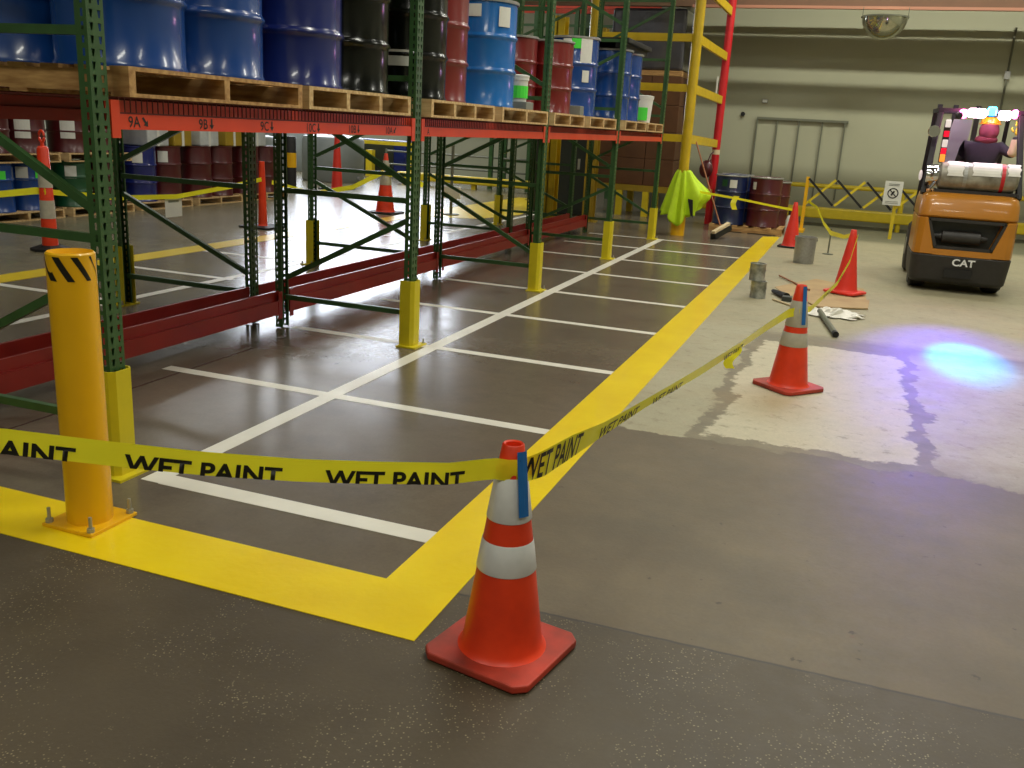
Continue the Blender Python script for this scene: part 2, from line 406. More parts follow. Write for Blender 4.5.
# ------------------------------------------------------------------ painted floor markings
YX0, YX1, YY0, YY1 = -1.42, -1.14, 2.40, 2.735
def marking(poly, m, z, label, group=None, name='floor_stripe'):
    return tag(build(name, MB().prism(poly, .0002, z), m), label, 'floor marking', group)
marking([(-7.0, YY0), (YX1, YY0), (YX1, 17.05), (YX0, 16.85), (YX0, YY1), (-7.0, YY1)], 'yfloor', .003, 'wide fresh yellow painted border turning the corner beside the nearest cone')
marking([(-2.86, 3.08), (-2.755, 3.08), (-2.80, 14.9), (-2.90, 14.9)], 'whitepaint', .002, 'long white line running away from the yellow bollard')
ys = [3.13, 4.65, 6.12, 7.60, 9.04, 10.55, 12.0, 13.43, 14.83]
nm = ['nearest of the cross lines, just behind the yellow border', 'second white cross line from the front', 'third white cross line, starting beside the second rack post',
      'fourth white cross line', 'fifth white cross line, starting at the third rack post', 'sixth white cross line', 'seventh white cross line',
      'second farthest white cross line, before the farthest rack post', 'farthest white cross line, in front of the broom']
for i, (y, s) in enumerate(zip(ys, nm)):
    x0 = -2.757 if i == 0 else -4.05
    if i == 0: marking([(x0, y-.055), (YX0-.001, y-.055), (YX0-.001, y+.055), (x0, y+.055)], 'whitepaint', .0018, 'white painted '+s if 'white' not in s else s, 'white cross lines')
    else: marking([(x0, y-.045), (YX0-.001, y-.045), (YX0-.001, y+.045), (x0, y+.045)], 'whitepaint', .0014, s if 'white' in s else 'white '+s, 'white cross lines')
# the other aisle, seen through the rack
marking([(-7.55, 2.4), (-7.22, 2.4), (-7.22, 21.), (-7.55, 21.)], 'yfloor', .003, 'long yellow painted line beyond the racks, left aisle')
marking([(-5.88, 3.1), (-5.78, 3.1), (-5.78, 20.), (-5.88, 20.)], 'whitepaint', .002, 'long white line beyond the racks, in the left aisle')
fl = ['nearest white cross line beyond the racks, seen left of the bollard', 'white cross line beyond the racks, behind the bollard top', 'white cross line beyond the racks, right of the first rack post',
      'white cross line beyond the racks, in the bright floor glare', 'white cross line beyond the racks, in front of the striped far cone', 'white cross line beyond the racks, behind the red floor beam', 'farthest white cross line beyond the racks']
for y, s in zip([4.65, 6.12, 7.6, 9.04, 10.55, 12., 13.4], fl):
    marking([(-7.215, y-.045), (-5.74, y-.045), (-5.74, y+.045), (-7.215, y+.045)], 'whitepaint', .0014, s, 'white cross lines')
a = [(-7.0+1.6*math.cos(k*PI/2/8), 15.6+6.2*math.sin(k*PI/2/8)) for k in range(9)]
marking([(-7.21, 15.0), (-6.3, 15.4), (-6.0, 16.8), (-6.3, 19.0), (-6.9, 20.4), (-7.21, 20.4)], 'yfloor', .004, 'yellow painted patch of floor far behind the sign stand')

# ------------------------------------------------------------------ pallet racks
HOLE = .05
def upright_bm(H, face, mirror=1):
    """open C channel: perforated face at +x*face, width along y"""
    w, d, th = .10, .06, .003
    b = MB().b; B = MB()
    us = [-.046, -.032, -.012, .012, .032, .046]
    n = int(H/HOLE); rows = []; zs = []
    for k in range(n):
        z = k*HOLE
        zs += [(z+.011, 0), (z+.041, 1)]
    zs = [(0, 2)]+zs+[(n*HOLE, 2)]
    verts = []
    for z, kind in zs:
        r = []
        for i, u in enumerate(us):
            uu = u
            if kind == 0 and i in (1, 3): uu = u+.006
            if kind == 0 and i in (2, 4): uu = u-.006
            r.append(B.b.verts.new((d/2*face, uu, z)))
        verts.append(r)
    for j in range(len(zs)-1):
        hole = zs[j][1] == 0 and zs[j+1][1] == 1
        for i in range(5):
            if hole and i in (1, 3): continue
            B.b.faces.new([verts[j][i], verts[j][i+1], verts[j+1][i+1], verts[j+1][i]])
    for sgn in (-1, 1):       # side webs with one row of small holes
        xs = [d/2*face, .012*face, -.0*face, -d/2*face]; V = []
        for j, (z, kind) in enumerate(zs): V.append([B.b.verts.new((x, sgn*.046, z)) for x in xs])
        for j in range(len(zs)-1):
            hole = zs[j][1] == 0 and zs[j+1][1] == 1 and (j//2) % 1 == 0
            for i in range(3):
                if hole and i == 1: continue
                B.b.faces.new([V[j][i], V[j][i+1], V[j+1][i+1], V[j+1][i]])
        B.box(-d/2*face-.001, -d/2*face+.001, min(sgn*.046, sgn*.033), max(sgn*.046, sgn*.033), 0, n*HOLE)
    return B
H = 4.9
def mkup(face):
    mb = upright_bm(H, face); me = bpy.data.meshes.new('upright'); mb.b.to_mesh(me); mb.b.free(); me.materials.append(M['green']); return me
UP = {1: mkup(1), -1: mkup(-1)}
def linked(name, me, parent, loc, rz=0):
    o = bpy.data.objects.new(name, me); COL.objects.link(o); o.parent = parent; o.location = loc; o.rotation_euler.z = rz; return o
def mesh_of(mb, m):
    me = bpy.data.meshes.new('m'); bmesh.ops.recalc_face_normals(mb.b, faces=mb.b.faces[:]); mb.b.to_mesh(me); mb.b.free(); me.materials.append(M[m]); return me
def guard_bm():
    B = MB(); pts = [(-.05, -.068), (.035, -.068), (.06, -.045), (.06, .045), (.035, .068), (-.05, .068)]
    inn = [(-.05, -.061), (.032, -.061), (.053, -.042), (.053, .042), (.032, .061), (-.05, .061)]
    B.prism(pts+inn[::-1], .012, .50)
    B.box(-.06, .10, -.10, .10, 0, .012)
    return B
GM = mesh_of(guard_bm(), 'guard')
BOLT = mesh_of(MB().lathe([(.012, 0), (.012, .012), (.006, .012), (.006, .035)], 8), 'steel')
FY = [3.1, 6.07, 8.98, 11.93, 14.8]
def beam_face_bm(y0, y1, z0, zs, z1, xf, sgn):
    """step beam: low face at xf, stepped back upper lip"""
    B = MB()
    a, c = xf, xf-sgn*.028
    poly = [(a, z0), (a, zs), (c, zs), (c, z1), (xf-sgn*.05, z1), (xf-sgn*.05, z0)]
    B.prism(poly, y0, y1, 'y'); return B
def make_rack(name, label, xf, xr, flips, labels, beams=True):
    """xf = aisle-side post x, xr = inner post x"""
    s = 1 if xf > xr else -1
    t = thing(name, label, 'pallet rack', (xf, FY[0], 0))
    ox, oy = xf, FY[0]
    for i, y in enumerate(FY):
        u = linked('upright', UP[s], t, (0, y-oy, .008))
        g = linked('post_protector', GM, t, (0.0, y-oy, 0), 0 if s > 0 else PI); g['label'] = 'yellow bolted post protector'
        for bx in (-.04, .08):
            k = linked('bolt', BOLT, g, (bx, .085, .012))
        linked('upright', UP[-s], t, (xr-ox, y-oy, .008))
        a, c = -s*.04, xr-ox+s*.04          # front, rear in local x
        for z in (.25, 1.075, 1.92, 2.75, 3.6):
            build('brace', MB().bar((a, y-oy, z), (c, y-oy, z), .03, .038), 'green', t)
        dg = [((.93, .40), (1.20, 1.75)), ((.38, .92), (1.72, 1.20))][flips[i]]
        dg = [dg[0], dg[1], ((2.60, 2.05), (2.05, 2.60))[flips[i]], ((2.95, 3.5), (3.5, 2.95))[flips[i]]]
        for zf, zr in dg:
            build('brace', MB().bar((a, y-oy, zf), (c, y-oy, zr), .03, .038), 'green', t)
    for i in range(4):
        y0, y1 = FY[i]-oy+.052, FY[i+1]-oy-.052
        for (x, sg, low) in ((s*.03, s, 0), (xr-ox+s*.045, s, 0), (xr-ox+s*.035, s, 1)):
            z0, zs, z1 = (.12, .23, .30) if low else (1.535, 1.598, 1.655)
            o = build('beam', beam_face_bm(y0, y1, z0, zs, z1, x, sg), 'beamred' if low or x*s < 0 else 'beamorange', t)
            for yy in (y0, y1):
                B = MB().box(min(x, x-sg*.006)+sg*.004, max(x, x-sg*.006)+sg*.004, yy-(.05 if yy == y1 else 0), yy+(.05 if yy == y0 else 0), z0-.035, z1+.0)
                build('connector', B, 'beamred' if low or x*s < 0 else 'beamorange', o)
            if not low and x*s > 0 and labels: beam_marks(o, i, x, oy)
        # wire deck with waterfall over the front lip
        B = MB(); x1 = s*.022; x0 = xr-ox+s*.03
        n = int((y1-y0-.1)/.034)
        for k in range(n+1):
            yy = y0+.06+k*.034
            B.box(min(x0, x1), max(x0, x1), yy-.003, yy+.003, 1.657, 1.663)
            B.box(min(x1, x1-.004), max(x1, x1-.004), yy-.002, yy+.002, 1.60, 1.66)
        for k in range(9):
            xx = x0+(x1-x0)*k/8; B.box(xx-.003, xx+.003, y0+.05, y1-.05, 1.663, 1.669)
        B.box(x1-.003, x1+.003, y0+.05, y1-.05, 1.60, 1.606)
        build('wire_deck', B, 'wire', t)
    return t
def beam_marks(o, i, x, oy):
    items = {0: [('9A', 3.25, 'dr'), ('9B', 3.71, 'd'), ('9C', 4.20, 'd'), ('10C', 4.63, 'd'), ('10B', 5.10, 'd'), ('10A', 5.58, 'dl')],
             1: [('A', 6.22, None)], 2: [], 3: []}[i]
    for txt, y, arr in items:
        h = .047; zt = 1.546
        b = text_bm(txt, h*1.38, .012, xs=.95); w = max(v.co.x for v in b.b.verts)
        if arr:
            ax = w+.03
            a = bmesh.new()
            pts = [(-.006, .05), (.006, .05), (.006, .022), (.017, .022), (0, 0), (-.017, .022), (-.006, .022)]
            rot = {'d': 0, 'dr': .7, 'dl': -.7}[arr]
            vs = []
            for px, py in pts:
                py -= .025
                vs.append(b.b.verts.new((ax+px*math.cos(rot)-py*math.sin(rot), .022+px*math.sin(rot)+py*math.cos(rot), 0)))
            b.b.faces.new(vs); a.free()
        b.xf(frame_mat((x+.0012, y-oy, zt), (0, 1, 0), (0, 0, 1)))
        build('bay_number', b, 'ink', o)
rack1 = make_rack('pallet_rack', 'green and orange pallet rack in front, loaded with drums', -3.0, -4.12, [0, 0, 1, 0, 1], True)
rack2 = make_rack('pallet_rack', 'green pallet rack standing back to back behind the loaded one', -5.68, -4.40, [0, 0, 0, 0, 0], False)
for o in (rack1, rack2): pass

# ------------------------------------------------------------------ pallets
def make_pallet(label, W, L, n, m, group, seed=0):
    """W along x, L along y, local origin at floor centre; n stringers run along x"""
    t = thing('wooden_pallet', label, 'pallet', group=group)
    for k in range(n):
        y = -L/2+.02+(L-.04)*k/(n-1)
        build('stringer', MB().box(-W/2, W/2, y-.02, y+.02, .016, .106), m, t)
    k = 7
    for j in range(k):
        x = -W/2+.05+(W-.1)*j/(k-1)
        build('deck_board', MB().box(x-.05 if j else -W/2, x+.05 if j < k-1 else W/2, -L/2, L/2, .106, .124), m, t)
    for x in (-W/2+.05, 0, W/2-.05):
        build('bottom_board', MB().box(x-.05, x+.05, -L/2, L/2, 0, .016), m, t)
    return t
PZ = 1.670
pal_spec = [(3.22, 4.53, 3, 'wood', 'brown pallet nearest on the rack, at the first rack post'),
            (4.60, 5.86, 4, 'woodlight', 'pale pallet on the rack left of the second rack post'),
            (6.19, 7.43, 4, 'woodlight', 'pale pallet on the rack just right of the second rack post'),
            (7.61, 8.86, 3, 'woodlight', 'pale pallet on the rack just left of the third rack post'),
            (9.06, 10.16, 3, 'woodlight', 'pale pallet on the rack just right of the third rack post'),
            (10.38, 11.60, 3, 'woodlight', 'pale pallet on the rack just left of the fourth rack post'),
            (12.08, 13.34, 3, 'woodlight', 'pale pallet on the rack just right of the fourth rack post'),
            (13.46, 14.55, 3, 'woodlight', 'farthest pallet on the rack, under the white and green pail')]
protos = {}
for (y0, y1, n, m, lb) in pal_spec:
    L = y1-y0; W = 1.24; key = (n, m)
    if key not in protos:
        protos[key] = (make_pallet(lb, W, L, n, m, 'pallets on the front rack'), L); o = protos[key][0]
    else:
        p, L0 = protos[key]; o = copy_tree(p, label=lb); o.scale = (1, L/L0, 1)
    o.location = (-2.925-W/2, (y0+y1)/2, PZ)
ZD = PZ+.1245

# ------------------------------------------------------------------ drums
def drum_profile(r=.285, h=.88, plastic=False):
    P = [(r-.012, 0), (r+.004, .0), (r+.006, .014), (r-.002, .024)]
    for zz in (.30, .58):
        z = zz*h/.88
        P += [(r-.002, z-.03), (r+.002, z-.018), (r+.012, z-.006), (r+.012, z+.006), (r+.002, z+.018), (r-.002, z+.03)]
    P += [(r-.002, h-.05), (r-.004, h-.03), (r+.007, h-.022), (r+.008, h-.004), (r+.001, h), (r-.010, h-.004), (r-.014, h-.018), (.001, h-.018)]
    return P
DP = {}
def drum_proto(m, h=.88):
    """one drum of each colour: body, lid ring, bungs"""
    key = (m, h)
    if key in DP: return DP[key]
    body = mesh_of(MB().lathe(drum_profile(h=h), 48), m)
    for p in body.polygons: p.use_smooth = True
    try: body.set_sharp_from_angle(angle=math.radians(50))
    except Exception: pass
    ring = mesh_of(MB().lathe([(.287, h-.024), (.297, h-.022), (.298, h-.004), (.291, h+.002), (.284, h-.002)], 48, cap=False), 'steel')
    bung = mesh_of(MB().lathe([(.03, h-.018), (.03, h-.006), (.022, h-.004)], 12), 'steel')
    DP[key] = (body, ring, bung); return DP[key]
def patch_bm(az, z, w, h, r=.291):
    rows = []
    for zz in (z, z+h):
        rows.append([(r*math.cos(az+(k/6-.5)*w/r), r*math.sin(az+(k/6-.5)*w/r), zz) for k in range(7)])
    return MB().grid(rows)
def drum(x, y, z, m, label, group, h=.88, labels=(), ring=True):
    body, rg, bung = drum_proto(m, h)
    t = thing('steel_drum', label, 'drum', (x, y, z), 0, group)
    linked('drum_body', body, t, (0, 0, 0))
    if ring: linked('lid_ring', rg, t, (0, 0, 0))
    k = linked('bung', bung, t, (.19, 0, 0))
    aim = math.atan2(-y, -x)
    for (da, lz, w, hh, lm) in labels:
        o = build('paper_label', patch_bm(aim+da, lz, w, hh), lm, t)
        o['label'] = 'bright green sticker' if lm == 'lime' else 'white paper label'
    return t
def small_drum(x, y, z, m, label, group):
    o = drum(x, y, z, m, label, group, ring=True); o.scale = (.80, .80, .84); return o
G1 = 'drums on the front rack'
XF, XR2 = -3.27, -3.88
drum(XF, 3.56, ZD, 'dblue', 'blue drum on the rack just right of the first rack post', G1)
drum(XF, 4.17, ZD, 'dblue', 'blue drum, second from the first rack post, on the brown pallet', G1)
drum(XR2, 3.56, ZD, 'dblue', 'blue drum on the rack at the left edge, left of the first post', G1)
drum(XR2, 4.17, ZD, 'dnavy', 'dark blue drum on the rack left of the first rack post, in the rear row', G1)
drum(XF, 4.97, ZD, 'dnavy', 'shiny dark blue drum at the near end of the first pale pallet', G1)
drum(XF, 5.57, ZD, 'dblack', 'glossy black drum on the rack left of the second rack post', G1)
drum(XF, 6.49, ZD, 'dblack', 'glossy black drum on the rack right behind the second rack post', G1, labels=((-.30, .22, .2, .11, 'paper'),))
drum(XR2, 4.97, ZD, 'dred', 'maroon drum in the rear row behind the dark blue drum', G1)
drum(XR2, 5.57, ZD, 'ddark', 'dark maroon drum in the rear row behind the black drum', G1)
drum(-3.36, 7.09, ZD, 'dred', 'maroon drum on the rack between the black and bright blue drums', G1)
drum(XF, 7.97, ZD, 'dblueb', 'bright blue drum with white labels left of the third rack post', G1, labels=((-.38, .73, .15, .1, 'paper'), (.62, .66, .12, .16, 'paper')))
small_drum(-3.52, 9.45, ZD, 'dred', 'small maroon drum on the rack just left of the third rack post', G1)
small_drum(-3.25, 9.85, ZD, 'dred', 'small maroon drum on the rack just right of the third rack post', G1)
drum(-3.33, 10.93, ZD, 'dblue', 'blue drum with a green sticker right of the third rack post', G1, labels=((-.32, .74, .1, .11, 'paper'), (.05, .745, .11, .11, 'lime'), (.5, .57, .15, .29, 'paper'), (.52, .38, .09, .13, 'paper')))
drum(XF, 12.38, ZD, 'dblue', 'blue drum under the black slab, behind the fourth rack post', G1)
drum(XF, 12.99, ZD, 'dblue', 'blue drum under the black slab, right of the fourth rack post', G1, labels=((-.05, .62, .14, .2, 'paper'),))
drum(XR2, 12.38, ZD, 'dnavy', 'dark blue drum in the rear row, left one under the black slab', G1)
drum(XR2, 12.99, ZD, 'dnavy', 'dark blue drum in the rear row, right one under the black slab', G1)
t = thing('plastic_slab_pallet', 'black plastic pallet lying on top of the blue drums', 'plastic pallet', (-3.57, 12.69, ZD+.884))
build('deck', MB().box(-.62, .62, -.68, .68, .06, .12), 'black', t, bevel=.01)
for x in (-.5, 0, .5):
    build('runner', MB().box(x-.06, x+.06, -.66, .66, 0, .06), 'black', t)
# small goods beside the drums
def pail(x, y, z, label, group, r=.14, h=.36, m='paper', lm='lime', dz=.03):
    t = thing('pail', label, 'pail', (x, y, z), 0, group)
    build('pail_body', MB().lathe([(r*.88, 0), (r, h-.03), (r+.008, h-.03), (r+.008, h)], 28), m, t, smooth=True)
    build('lid', MB().lathe([(r+.012, h), (r+.012, h+.012), (r-.01, h+.02)], 28), m, t, smooth=True)
    if lm:
        o = build('label_band', patch_bm(math.atan2(-y, -x)+.2, dz, .2, h*.5, r+.004), lm, t); o['label'] = 'bright green label'
    return t
pail(-3.10, 8.46, ZD+.072, 'white pail with a green label on a small carton beside the bright blue drum', 'pails on the rack', .085, .22)
pail(-3.15, 13.75, ZD, 'white pail with a green label at the far end of the rack', 'pails on the rack', .2, .36)
for x, y, s, lb in ((-3.10, 8.30, (.24, .2, .07), 'small grey carton on the rack at the foot of the bright blue drum'),
                    (-3.08, 10.02, (.22, .14, .1), 'small grey carton on the rack right of the third rack post')):
    t = thing('small_carton', lb, 'carton', (x, y+.16, ZD), 0, 'small grey cartons on the rack')
    build('body', MB().box(-s[0]/2, s[0]/2, -s[1]/2, s[1]/2, 0, s[2]), 'greyplastic', t, bevel=.006); build('flap', MB().box(-s[0]/2, s[0]/2, -.01, .01, s[2], s[2]+.002), 'paper', t)

# ------------------------------------------------------------------ bollard
t = thing('bollard', 'thick yellow steel bollard with black stripes near its top, front left', 'bollard', (-2.72, 2.64, 0))
h = 1.10; r = .087
build('post', MB().lathe([(r, .012), (r, h-.006), (r-.006, h), (r-.008, h), (r-.012, h-.02), (.001, h-.018)], 64), 'bollard', t, smooth=True)
bp = build('base_plate', MB().box(-.125, .125, -.125, .125, 0.003, .018), 'bollard', t, bevel=.003); bp.rotation_euler.z = .0
for sx in (-1, 1):
    for sy in (-1, 1):
        b = build('anchor_bolt', MB().tube([(sx*.105, sy*.105, .018), (sx*.105, sy*.105, .08)], .007, 8), 'steel', t)
        build('nut', MB().lathe([(.015, .018), (.015, .034)], 6, c=(sx*.105, sy*.105, 0)), 'steel', b)
# slanted black stripes wrapped round the top
n_s = 8
for k in range(n_s):
    a0 = 2*PI*k/n_s; rows = []
    for j in range(7):
        f = j/6; z = h-.012-.09*f; aa = a0+f*.62
        rows.append([((r+.0012)*math.cos(aa+q*.36/4), (r+.0012)*math.sin(aa+q*.24/4), z) for q in range(5)])
    build('black_stripe', MB().grid(rows), 'ink', t)

# ------------------------------------------------------------------ cones
def cone(label, x, y, rz, coll=(), m='cone', mb='conebase', hh=.72, rb=.132, rt=.030, bs=.185, group=None, cm='collar', base_black=False, hole=True):
    t = thing('traffic_cone', label, 'traffic cone', (x, y, 0), rz, group)
    B = MB(); s = bs; c = .035
    poly = [(-s+c, -s), (s-c, -s), (s, -s+c), (s, s-c), (s-c, s), (-s+c, s), (-s, s-c), (-s, -s+c)]
    B.prism(poly, .004, .03)
    build('base', B, 'black' if base_black else mb, t, bevel=.006)
    def R(z): return rb+(rt-rb)*(z-.03)/(hh-.03)
    prof = [(rb+.012, .03), (rb+.003, .038)]+[(R(z), z) for z in [.05+.05*i for i in range(int((hh-.06)/.05))]]+[(rt, hh-.004), (rt-.004, hh), (rt-.009, hh-.004), (rt-.012, hh-.06), (.001, hh-.061)]
    build('cone_body', MB().lathe(prof, 48), m, t, smooth=True)
    for z0, z1 in coll:
        build('reflective_collar', MB().lathe([(R(z0)+.0015, z0), (R(z0)+.003, z0+.003), (R(z1)+.003, z1-.003), (R(z1)+.0015, z1)], 48, cap=False), cm, t, smooth=True)
    return t, R
c1, R1 = cone('orange cone with two white bands in the foreground, tape wrapped round its top', -.862, 2.475, math.radians(-11), ((.474, .615), (.305, .405)), rt=.034, hh=.715, bs=.192)
c2, R2 = cone('orange cone with two dull white bands on the pale floor, middle distance', -.245, 6.41, math.radians(-41), ((.44, .615), (.305, .40)), cm='collar2', rt=.034)
cone('plain red cone standing on the flattened cardboard', (.05), 11.0, math.radians(-30), (), 'conefar', 'conefar', hh=.715)
cone('plain red cone in front of the maroon drums, with a dark base', -.86, 15.5, math.radians(-4), (), 'conefar', hh=.72, base_black=True, rb=.135)
# blue masking tape strips on the cones
def strip(parent, name, az, R, z0, z1, w, m, off=.006):
    rows = []
    for j in range(9):
        z = z0+(z1-z0)*j/8; r = R(z)+off
        rows.append([(r*math.cos(az+(k/2-.5)*w/r), r*math.sin(az+(k/2-.5)*w/r), z) for k in range(3)])
    return build(name, MB().grid(rows), m, parent)
sb = strip(c1, 'blue_tape_strip', math.atan2(-2.487, .862)+math.radians(11)+.62, R1, .50, .702, .036, 'bluetape', .014); sb['label'] = 'strip of blue masking tape'
sb = strip(c2, 'blue_tape_strip', math.atan2(-6.41, .245)+math.radians(41)+.62, R2, .46, .715, .03, 'bluetape', .009); sb['label'] = 'strip of blue masking tape'

# ------------------------------------------------------------------ barricade tapes
def ribbon(path, name='barricade_tape', label='', m='tape', texts=(), size=.05, base=-.028, clip=-.036, group=None, xs=1., bold=.014, side=1):
    """path: list of (x,y,z,width,lean). text: list of (arc start, string)"""
    P = [Vector(p[:3]) for p in path]; Wd = [p[3] for p in path]; Ln = [p[4] if len(p) > 4 else 0. for p in path]
    S = [0.]
    for a, c in zip(P, P[1:]): S.append(S[-1]+(c-a).length)
    def at(s):
        s = max(0, min(S[-1]-1e-6, s)); i = max(k for k in range(len(S)-1) if S[k] <= s)
        f = (s-S[i])/(S[i+1]-S[i]); p = P[i].lerp(P[i+1], f)
        def tan(j): return (P[min(j+1, len(P)-1)]-P[max(j-1, 0)]).normalized()
        t = tan(i).lerp(tan(i+1), f).normalized(); w = Wd[i]+(Wd[i+1]-Wd[i])*f; l = Ln[i]+(Ln[i+1]-Ln[i])*f
        n = t.cross(Vector((0, 0, 1))).normalized(); u = n.cross(t).normalized()
        u2 = (u*math.cos(l)+n*math.sin(l)); n2 = t.cross(u2).normalized()
        return p, u2, n2, w
    n = max(20, int(S[-1]/.04)); rows = []
    for k in range(n+1):
        p, u, nn, w = at(S[-1]*k/n); fold = .004*math.sin(k*1.7)
        rows.append([p+u*w*(v-.5)+nn*(fold if v == .5 else 0)*1 for v in (0, .25, .5, .75, 1)])
    o = tag(build(name, MB().grid(rows), m, smooth=True), label, 'barricade tape', group)
    for s0, txt, sz in texts:
        b = text_bm(txt, sz, bold, xs=xs)
        if len(txt) > 2:
            kx = .405/max(v.co.x for v in b.b.verts)
            for v in b.b.verts: v.co.x *= kx
        bmesh.ops.subdivide_edges(b.b, edges=[e for e in b.b.edges if e.calc_length() > .02], cuts=1)
        out = MB()
        w0 = at(s0)[3]
        bmesh.ops.bisect_plane(b.b, geom=b.b.verts[:]+b.b.edges[:]+b.b.faces[:], plane_co=(0, -base-w0/2, 0), plane_no=(0, -1, 0), clear_outer=True)
        for v in b.b.verts:
            p, u, nn, w = at(s0+v.co.x); vv = v.co.y+base
            v.co = p+u*vv*(w/w0)+nn*.004*side
        build('lettering', b, 'ink', o)
        out.b.free()
    return o
# tape from beyond the bollard to the near cone; passes in front of the bollard
ang = math.atan2(-2.487, .862)
def on(t, z): return (-.86-.69*t, 2.40-.5*t, z, .068)
p1 = [on(3.6, 1.02), on(2.4, .88), on(1.566, .80), on(1.297, .758), on(1.007, .716), on(.698, .682), on(.45, .664), on(.2, .650), (-.90, 2.415, .645, .068),
      (-.880, 2.427, .643, .068), (-.860, 2.424, .643, .069), (-.838, 2.430, .643, .070), (-.822, 2.444, .643, .070)]
def s_at(path, x):
    s = 0
    for a, c in zip(path, path[1:]):
        if a[0] <= x <= c[0]: return s+(Vector(c[:3])-Vector(a[:3])).length*(x-a[0])/(c[0]-a[0])
        s += (Vector(c[:3])-Vector(a[:3])).length
    return s
ribbon(p1, label='yellow WET PAINT tape stretched from the near cone to the left past the bollard', base=-.045,
       texts=[(s_at(p1, -.86-.69*t), 'WET PAINT', .070) for t in (.612, 1.223, 1.834, 2.445, 3.05)], xs=1.0, bold=.032)
p2 = [(-.832, 2.434, .643, .070, .0), (-.80, 2.48, .643, .086, .1), (-.783, 2.556, .637, .098, .1), (-.759, 2.747, .630, .095, .15), (-.726, 3.009, .614, .075, .3), (-.688, 3.312, .605, .058, .3), (-.659, 3.545, .597, .05, .3),
      (-.568, 4.266, .566, .05, .2), (-.471, 5.036, .548, .046, .1), (-.377, 5.791, .54, .05, 0), (-.30, 6.30, .538, .06, 0), (-.268, 6.345, .54, .06, 0)]
def s_y(path, y):
    s = 0
    for a, c in zip(path, path[1:]):
        if a[1] <= y <= c[1]: return s+(Vector(c[:3])-Vector(a[:3])).length*(y-a[1])/(c[1]-a[1])
        s += (Vector(c[:3])-Vector(a[:3])).length
    return s
ribbon(p2, label='yellow WET PAINT tape running back from the near cone to the middle cone', base=-.030,
       texts=[(s_y(p2, 2.44), 'WET PAINT', .090), (s_y(p2, 3.0), 'WET PAINT', .07), (s_y(p2, 3.58), 'WET PAINT', .05), (s_y(p2, 4.7), 'WET PAINT', .045)], bold=.02, xs=.95)
p3 = [(-.235, 6.345, .545, .045), (-.17, 6.50, .55, .04), (-.03, 8.0, .535, .04), (.05, 9.5, .56, .045), (.085, 10.6, .64, .05), (.10, 10.955, .675, .055)]
ribbon(p3, label='yellow tape running from the middle cone to the cone on the cardboard', texts=[(.8, 'WET PAINT', .035), (1.8, 'WET PAINT', .035)], base=-.018)
p4 = [(.08, 11.07, .66, .05), (-.1, 12.2, .50, .05), (-.25, 14.4, .40, .06), (-.42, 16.2, .46, .05), (-.62, 18.1, .56, .05), (-.80, 18.42, .58, .05)]
ribbon([(-.80, 18.42, .58, .05), (-.62, 18.1, .50, .05), (-.42, 16.2, .38, .06), (-.25, 14.4, .38, .07), (-.05, 12.2, .54, .05), (.075, 11.07, .68, .05)], label='yellow tape sagging from the folding barrier to the cone on the cardboard', base=-.02)
ribbon([(-2.62, 15.72, .77, .04), (-1.8, 15.6, .70, .035), (-1.2, 15.52, .63, .035), (-.90, 15.44, .60, .04)], label='yellow tape from the lime vest to the cone before the maroon drums', base=-.02)
# loose tape ends
def flap(x, y, z0, z1, w, label, seed):
    rows = []
    for j in range(9):
        f = j/8; z = z0+(z1-z0)*f; dx = .02*math.sin(f*5+seed); tw = f*.6*math.sin(seed)
        rows.append([(x+dx+math.cos(tw)*w*(q-.5), y+math.sin(tw)*w*(q-.5)+.012*math.sin(f*7+q), z) for q in (0, .5, 1)])
    return tag(build('tape_end', MB().grid(rows), 'tape', smooth=True), label, 'tape end')
flap(-.50, 5.0, .545, .42, .05, 'loose yellow tape end hanging below the long tape', 1)
flap(-1.83, 15.57, .74, .52, .09, 'yellow tape end hanging in front of the blue drums', 2)

# ------------------------------------------------------------------ yellow and red steel frame at the end
t = thing('steel_gantry', 'tall yellow frame with a red rear post beyond the end of the rack', 'steel frame', (-2.76, 15.8, 0))
build('front_post', MB().tube([(0, 0, 0), (0, 0, 5.2)], .085, 20), 'yellow', t, smooth=True)
o = build('sleeve', MB().lathe([(.12, 0), (.12, .36), (.1, .37)], 20), 'bollard', t, smooth=True); o['label'] = 'orange yellow base sleeve'
o = build('rear_post', MB().tube([(.13, 2.6, 0), (.13, 2.6, 5.2)], .075, 20), 'redpost', t, smooth=True); o['label'] = 'red painted post'
build('side_post', MB().tube([(-1.72, .05, 3.1), (-1.72, .05, 5.2)], .11, 16), 'yellow', t, smooth=True)
for z in (1.60, 2.40, 3.18):
    build('cross_beam', MB().box(-1.7 if z != 1.6 else -1.35, -.06, -.04, .04, z-.06, z+.06), 'yellow', t)
    build('side_beam', MB().bar((.0, .06, z), (.13, 2.55, z-.07), .05, .14), 'yellow', t)
build('side_beam', MB().bar((.0, .06, 4.0), (.13, 2.55, 3.9), .05, .14), 'yellow', t)
build('side_beam', MB().bar((.0, .06, .80), (.13, 2.55, .62), .05, .10), 'yellow', t)
o = build('white_tag', MB().box(.02, .04, 2.45, 2.53, 2.35, 2.75), 'paper', t)
o = build('marker_band', MB().lathe([(.077, 1.33), (.077, 1.42)], 20, c=(.13, 2.6, 0), cap=False), 'brushwood', t)

